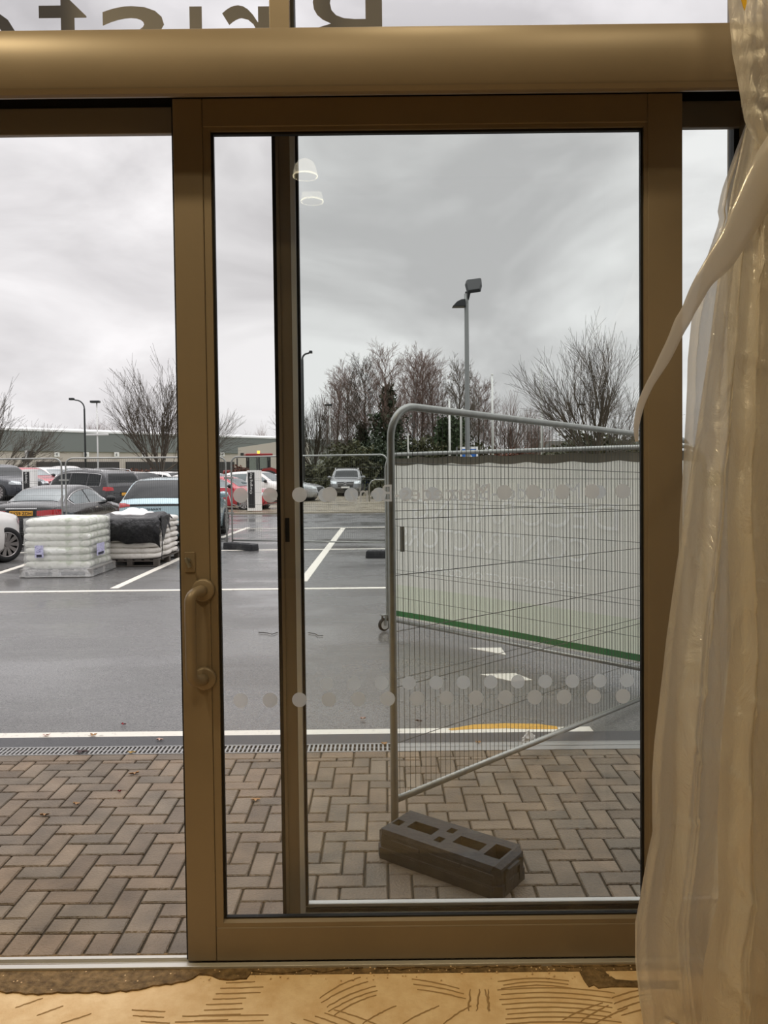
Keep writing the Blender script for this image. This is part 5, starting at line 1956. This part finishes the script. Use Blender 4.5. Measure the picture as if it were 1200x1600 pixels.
def bent_lamp(px, ytop, pxh, Y, label, m='pole_dark', r=.09):
    p = pole_base(px, Y)
    zt = zat(px, ytop, Y)
    dx = P(pxh, ytop, Y).x - P(px, ytop, Y).x
    s = 1 if dx > 0 else -1
    o = thing('street_lamp', label, 'lamp post', p)
    R_ = min(.7, abs(dx) * .6)
    pts_ = [(0, 0, 0), (0, 0, zt - R_ - .1)]
    for k_ in range(7):
        a = k_ / 6 * pi / 2
        pts_.append((s * (R_ - R_ * cos(a)), 0, zt - R_ - .05 + R_ * sin(a)))
    pts_.append((dx * .8, 0, zt + .02))
    MB().tube(pts_, r, 10, rs=[r * 1.2, r] + [r * .8] * (len(pts_) - 2)).build('column', m, o, smooth=True)
    MB().box(min(dx * .72, dx * 1.05), max(dx * .72, dx * 1.05), -.15, .15, zt - .05, zt + .12).build('lamp_head', 'lamphead', o, bevel=.03)
    return o


bent_lamp(134, 624, 112, 60, 'dark curved street lamp bending left above the warehouse', r=.065)
t_lamp(153.5, 629, 58, 'white lamp column with a flat top and side brackets beside the curved lamp', arms=680)
bent_lamp(475, 551, 490, 52, 'tall dark curved street lamp just right of the rear stile', r=.075)
t_lamp(516.5, 634, 70, 'slender white lamp column among the bare birches')
bent_lamp(512, 657, 507, 75, 'short grey hooked lamp left of the slender white column', 'pole_grey', .06)
t_lamp(911, 633, 70, 'slender lamp column in front of the big right tree')
bent_lamp(638, 678, 641, 60, 'small hooked lamp seen inside the curve of the fence corner', 'pole_white', .06)
bent_lamp(721, 638, 726, 60, 'small white hooked lamp right behind the double-headed lamp', 'pole_white', .08)

# traffic signal
ts = thing('traffic_signal', 'black traffic signal at left above the parked cars', 'traffic light', pole_base(44.5, 62))
MB().tube([(0, 0, 0), (0, 0, zat(44, 702, 62))], .08, 10).build('post', 'pole_grey', ts)
for (x_, yt, yb_) in ((.28, 705, 715.5), (-.25, 714, 721)):
    z1_, z0_ = zat(44, yt, 62), zat(44, yb_, 62)
    hdt = MB().box(x_ - .16, x_ + .16, -.2, 0, z0_, z1_).build('signal_head', 'darktrim', ts)
    hv = MB()
    for k_ in range(3):
        zc = z0_ + (z1_ - z0_) * (k_ + .5) / 3
        hv.tube([(x_ + .1, -.1, zc), (x_ + .35, -.1, zc)], .09, 10, rs=[.1, .04])
    hv.build('visor', 'darktrim', hdt)
z1_ = zat(44, 704, 62)
MB().box(-.12, -.02, -.3, -.05, z1_ - .6, z1_).build('backing_board', 'numsign', ts)

# blue sign
bs = thing('parking_sign', 'blue and white sign just above the banner behind the lamp column', 'sign', (P(733, 703, 30).x, 30, 0))
z0_, z1_ = zat(733, 712, 30), zat(733, 698, 30)
MB().box(-.34, .34, -.02, .02, z0_ - .3, z1_).build('sign_board', 'numsign', bs)
MB().box(-.27, .27, -.03, -.02, z0_ - .2, z1_ - .09).build('blue_panel', 'bluesign', bs)
mb = MB()
mb.lathe([(.001, 0), (.11, 0), (.11, .01), (.001, .01)], (0, -.045, z0_ - .06), 24, 'y')
mb.build('white_emblem', 'numsign', bs)
MB().box(-.5, -.44, -.02, .02, 0, z1_).box(.28, .34, .03, .07, 0, z1_ - .1).build('post', 'pole_grey', bs)
# blue container & hoops
mbb = MB().box(P(570, 730, 62).x, P(591, 730, 62).x, 62, 63.5, 0, zat(580, 729, 62))
tag(mbb.build('blue_container', 'bluebin', bevel=.05), 'dark blue container in the hedge right of the grey SUV', 'container')
yh_ = 40
xa_, xb_ = P(577, 755, yh_).x, P(604, 755, yh_).x
zt_ = zat(590, 749.5, yh_)
tag(MB().tube([(xa_, yh_, 0), (xa_, yh_, zt_ - .25), (xa_ + .12, yh_, zt_ - .07), (xa_ + .3, yh_, zt_), (xb_, yh_, zt_), (xb_ + .5, yh_, zt_)], .035, 8).build('barrier_hoop', 'galv', smooth=True), 'low galvanised barrier hoop right of the grey SUV', 'barrier')


# ============================================================ TREES
def branch_mesh(mb_, rnd_, p, d, length, r, depth, maxd, spread, up, kids, shrink=.68):
    segs = 4 if depth < 2 else 3
    pts_, rs_ = [p], [r]
    dd = d.copy()
    for i in range(segs):
        dd = (dd + Vector((rnd_.uniform(-1, 1), rnd_.uniform(-1, 1), rnd_.uniform(-.6, 1))) * .08 + Vector((0, 0, up))).normalized()
        p = p + dd * (length / segs)
        pts_.append(p)
        rs_.append(max(.0065, r * (1 - .5 * (i + 1) / segs)))
    mb_.tube(pts_, r, 6 if depth == 0 else (4 if depth < 3 else 3), cap=False, rs=rs_)
    if depth >= maxd:
        return
    nk = kids[min(depth, len(kids) - 1)]
    for i in range(nk):
        t = (0.25 + .75 * (i + rnd_.random() * .8) / nk) if depth > 0 else (.12 + .85 * (i + rnd_.random() * .5) / nk)
        t = min(t, 1.0)
        k_ = min(int(t * segs), segs - 1)
        q = pts_[k_].lerp(pts_[k_ + 1], t * segs - k_)
        az = rnd_.uniform(0, 2 * pi) if depth > 0 else 2 * pi * i * .382 + rnd_.uniform(-.4, .4)
        ax = dd.orthogonal().normalized()
        ax = Matrix.Rotation(az, 3, dd) @ ax
        an = spread * rnd_.uniform(.65, 1.25)
        nd_ = (Matrix.Rotation(an, 3, ax) @ dd).normalized()
        branch_mesh(mb_, rnd_, q, nd_, length * shrink * rnd_.uniform(.75, 1.15) * (1 - .25 * t * (depth == 0)), rs_[k_] * .58, depth + 1, maxd, spread, up, kids, shrink)


def leaf_cloud(mb_, rnd_, c, rad, n_, s):
    for i in range(n_):
        while True:
            v = Vector((rnd_.uniform(-1, 1), rnd_.uniform(-1, 1), rnd_.uniform(-1, 1)))
            if v.length < 1:
                break
        k_ = 0.75 + 0.5 * noise.noise(Vector((v.x * 2.5, v.y * 2.5, v.z * 2.5)) + Vector(c) * .3)
        q = Vector(c) + Vector((v.x * rad[0], v.y * rad[1], v.z * rad[2])) * k_
        a, b_ = Vector((rnd_.gauss(0, 1), rnd_.gauss(0, 1), rnd_.gauss(0, 1))).normalized(), Vector((rnd_.gauss(0, 1), rnd_.gauss(0, 1), rnd_.gauss(0, 1)))
        b_ = (b_ - a * b_.dot(a)).normalized()
        ss = s * rnd_.uniform(.6, 1.3)
        mb_.add([q - a * ss, q + b_ * ss * .6, q + a * ss, q - b_ * ss * .6], [(0, 1, 2, 3)])


def tree(label, px, ytop, Y, seed, style='vase', bark='bark', twig='bark_dark', group='bare trees', H=None, ivy=None, name='bare_tree'):
    rnd_ = random.Random(seed)
    base = pole_base(px, Y)
    H = zat(px, ytop, Y)
    o = thing(name, label, 'tree', base, 0, group)
    mb_ = MB()
    if style == 'vase':
        tr_ = MB()
        tr_.tube([(0, 0, -.05), (0, 0, H * .08), (0.02, 0, H * .17)], .2, 9, rs=[H * .030, H * .024, H * .022])
        tr_.build('trunk', bark, o, smooth=True)
        nl_ = 17
        for i in range(nl_):
            az = 2 * pi * i * .382 + rnd_.uniform(-.2, .2)
            el = .12 + 1.05 * ((i * .618) % 1.0)
            d = Vector((cos(az) * sin(el), sin(az) * sin(el), cos(el)))
            branch_mesh(mb_, rnd_, Vector((0, 0, H * rnd_.uniform(.12, .19))), d, H * (.455 if el < .5 else .43), H * .0060, 1, 4, .40, .035, [0, 5, 5, 5], .60)
    elif style == 'birch':
        lean = Vector((rnd_.uniform(-.08, .08), 0, 1)).normalized()
        tr_ = MB()
        tr_.tube([(0, 0, -.05), lean * H * .3, lean * H * .6, lean * H * .93], .1, 7, rs=[H * .013, H * .010, H * .006, H * .0015])
        tr_.build('trunk', bark, o, smooth=True)
        for i in range(34):
            t = .20 + .72 * i / 34
            az = 2 * pi * i * .382
            el = rnd_.uniform(.45, .85)
            d = Vector((cos(az) * sin(el), sin(az) * sin(el), cos(el)))
            branch_mesh(mb_, rnd_, lean * H * t, d, H * .27 * (1.15 - t * .7), H * .0028, 1, 4, .55, .04, [0, 6, 5, 3], .55)
    br = mb_.build('branches', twig, o)
    if ivy:
        lf = MB()
        for (z_, rx, rz_, n_) in ivy:
            leaf_cloud(lf, rnd_, (0, 0, H * z_), (rx, rx, rz_), n_, .17)
        lf.build('ivy_leaves', 'ivy', o)
    return o


tree('bare spreading tree in front of the warehouse beside the sliding door', 251, 566, 46, 5, 'vase')
tree('bare tree cut off by the left edge of the picture', -14, 602, 46, 8, 'vase')
tree('biggest bare tree at right above the end of the fence', 928, 505, 44, 13, 'vase')
tree('small bare tree closest to the curved lamp at the left end of the tree line', 492, 615, 66, 21, 'vase', group='tree line')
tree('slim reddish birch left of the slender white lamp column', 522, 590, 72, 22, 'birch', 'bark', 'birch_twig', 'tree line')
tree('reddish birch behind the slender white lamp column', 543, 578, 74, 33, 'birch', 'bark', 'birch_twig', 'tree line')
tree('ivy-covered bare tree with upright crown left of the dark ivy tower', 567, 568, 68, 24, 'birch', 'bark_dark', 'bark_dark', 'tree line', ivy=[(.25, 1.6, 2.0, 900), (.42, .8, 1.8, 500)])
tree('tallest ivy-towered tree with fine top twigs', 607, 553, 66, 25, 'birch', 'bark_dark', 'birch_twig', 'tree line', ivy=[(.22, 2.8, 2.6, 2600), (.45, 2.0, 2.4, 1700), (.66, .9, 1.8, 800)])
tree('pale-stemmed birch just right of the ivy-towered tree', 644, 562, 72, 26, 'birch', 'pole_grey', 'birch_twig', 'tree line')
tree('dense pink-brown birch above the fence corner', 658, 558, 75, 27, 'birch', 'bark', 'birch_twig', 'tree line')
tree('brown birch above the sloping fence rail, left of the first white pole', 683, 570, 72, 28, 'birch', 'bark', 'birch_twig', 'tree line', ivy=[(.25, 1.8, 2.6, 1200)])
tree('bare tree directly behind the double-headed lamp column', 718, 575, 70, 29, 'birch', 'bark_dark', 'bark', 'tree line', ivy=[(.28, 1.5, 2.4, 1300), (.5, .9, 1.2, 500)])
tree('spreading brown tree right of the double-headed lamp', 748, 596, 74, 30, 'birch', 'bark', 'birch_twig', 'tree line')
tree('low rounded bare tree between the two right white poles', 795, 617, 72, 31, 'vase', 'bark', 'birch_twig', 'tree line')
tree('low bare tree half behind the right-hand white pole', 836, 640, 76, 32, 'vase', 'bark', 'birch_twig', 'tree line')
tree('distant bare tree on the warehouse roofline right of the white lamp column', 172, 652, 190, 35, 'vase', 'bark', 'birch_twig', 'distant trees')
tree('distant dense tree on the warehouse roofline between the two lamps', 145, 650, 190, 36, 'vase', 'bark', 'birch_twig', 'distant trees')
tree('distant faint tree on the roofline right of the sliding door stile', 408, 664, 200, 37, 'vase', 'bark', 'birch_twig', 'distant trees')
tree('distant faint tree on the roofline near the left tree', 66, 660, 190, 38, 'vase', 'bark', 'birch_twig', 'distant trees')


def shrub(name, label, m, px, Y, w, h, seed, n_=1500, s=.16, cz=None, cat='shrub'):
    rnd_ = random.Random(seed)
    base = pole_base(px, Y)
    o = thing(name, label, cat, base, 0, 'hedge and shrubs below the trees')
    mb_ = MB()
    leaf_cloud(mb_, rnd_, (0, 0, h * .5), (w, w * .6, h * .55), n_, s)
    mb_.build('foliage', m, o)
    st_ = MB()
    for i in range(5):
        st_.tube([(rnd_.uniform(-.2, .2), 0, -.02), (rnd_.uniform(-w, w) * .5, 0, h * .7)], .04, 5)
    st_.build('stems', 'bark_dark', o)
    return o


shrub('evergreen_tree', 'dark green conifer left of the double-headed lamp', 'conifer', 703, 66, 1.7, zat(700, 640, 66), 41, 3800, .2, cat='tree')
hs = [(488, 60, 2.2, 2.2, 'hedge', 'low olive hedge behind the silver car'), (520, 58, 1.8, 2.6, 'hedge', 'olive bush left of the grey SUV'), (548, 60, 2.6, 3.9, 'hedge', 'tall dark bush behind the grey SUV'),
      (590, 62, 2.8, 4.0, 'ivy', 'dark evergreen bush behind the blue container'), (628, 64, 2.8, 4.2, 'ivy', 'dark undergrowth behind the fence corner'), (660, 64, 2.8, 4.4, 'hedge', 'dark undergrowth below the pink-brown birch'),
      (738, 66, 2.6, 4.0, 'hedge', 'olive undergrowth right of the double-headed lamp'), (775, 66, 2.6, 3.2, 'brown_hedge', 'brownish undergrowth at the second white pole'), (815, 66, 2.6, 3.4, 'brown_hedge', 'brown bush between the two right poles'),
      (880, 58, 2.4, 3.0, 'hedge', 'olive bush left under the big right tree'), (925, 50, 3.0, 4.2, 'hedge', 'ivy undergrowth around the big right trunk'), (975, 56, 2.8, 4.0, 'hedge', 'dark bush at the right end of the tree line'),
      (595, 44, 1.0, 1.1, 'hedge', 'small clipped bush behind the barrier hoop'), (508, 52, .8, 1.2, 'hedge', 'small bush between silver car and grey SUV')]
for i, (px, Y, w, h, m, lb) in enumerate(hs):
    shrub('hedge_bush', lb, m, px, Y, w, h, 50 + i, int(500 + w * h * 210), .15)
shrub('hedge_bush', 'rounded brown beech hedge left of the tractor', 'brown_hedge', 374, 52, 1.1, 2.1, 90, 1300, .12)
shrub('hedge_bush', 'low brown hedge above the dark grey SUV roof at left', 'brown_hedge', 100, 62, 2.6, 1.9, 91, 1500, .12)
shrub('hedge_bush', 'low brown hedge beside the big left trunk', 'brown_hedge', 225, 60, 2.6, 1.9, 92, 1500, .12)

# ============================================================ FASCIA LETTERS (seen from behind)
YS = 4.0
sg = thing('shop_sign', 'large raised grey letters above the entrance seen from behind', 'sign')
zb_ = zat(400, 9, YS) - 0.345
zx = zat(300, 9, YS)
capz = 0.345 / 0.735


def big(ch, pl, pr, z0, z1):
    x0, x1 = P(pl, 20, YS).x, P(pr, 20, YS).x
    o = text_obj('letter', ch, 'signmetal', x1 - x0, z1 - z0, (x0, YS, z0), (1, 0, 0), (0, 0, 1), -0.10, sg, mirror=True)
    if o.data.polygons:
        o.data.update()
    return o


mid = zat(530, 36.5, YS)
bigH = 0.50
big('B', 473, 597, mid - bigH * 0.53, mid + bigH * 0.47)
big('r', 347, 424, zb_, zx)
big('i', 294, 317, zb_, zb_ + 0.49)
big('s', 153, 257, zb_ - .01, zx + .002)
big('t', 55, 135, zb_, zb_ + .43)
big('o', -72, 26, zb_ - .01, zx - .01)
big('l', -112, -90, zb_, zb_ + .49)
MB().box(-2.6, 0.1, YS - .03, YS + .02, zb_ - .14, zb_ - .10).box(-2.6, 0.1, YS - .03, YS + .02, zb_ + .03, zb_ + .06).build('mounting_rail', 'bronze_dark', sg)
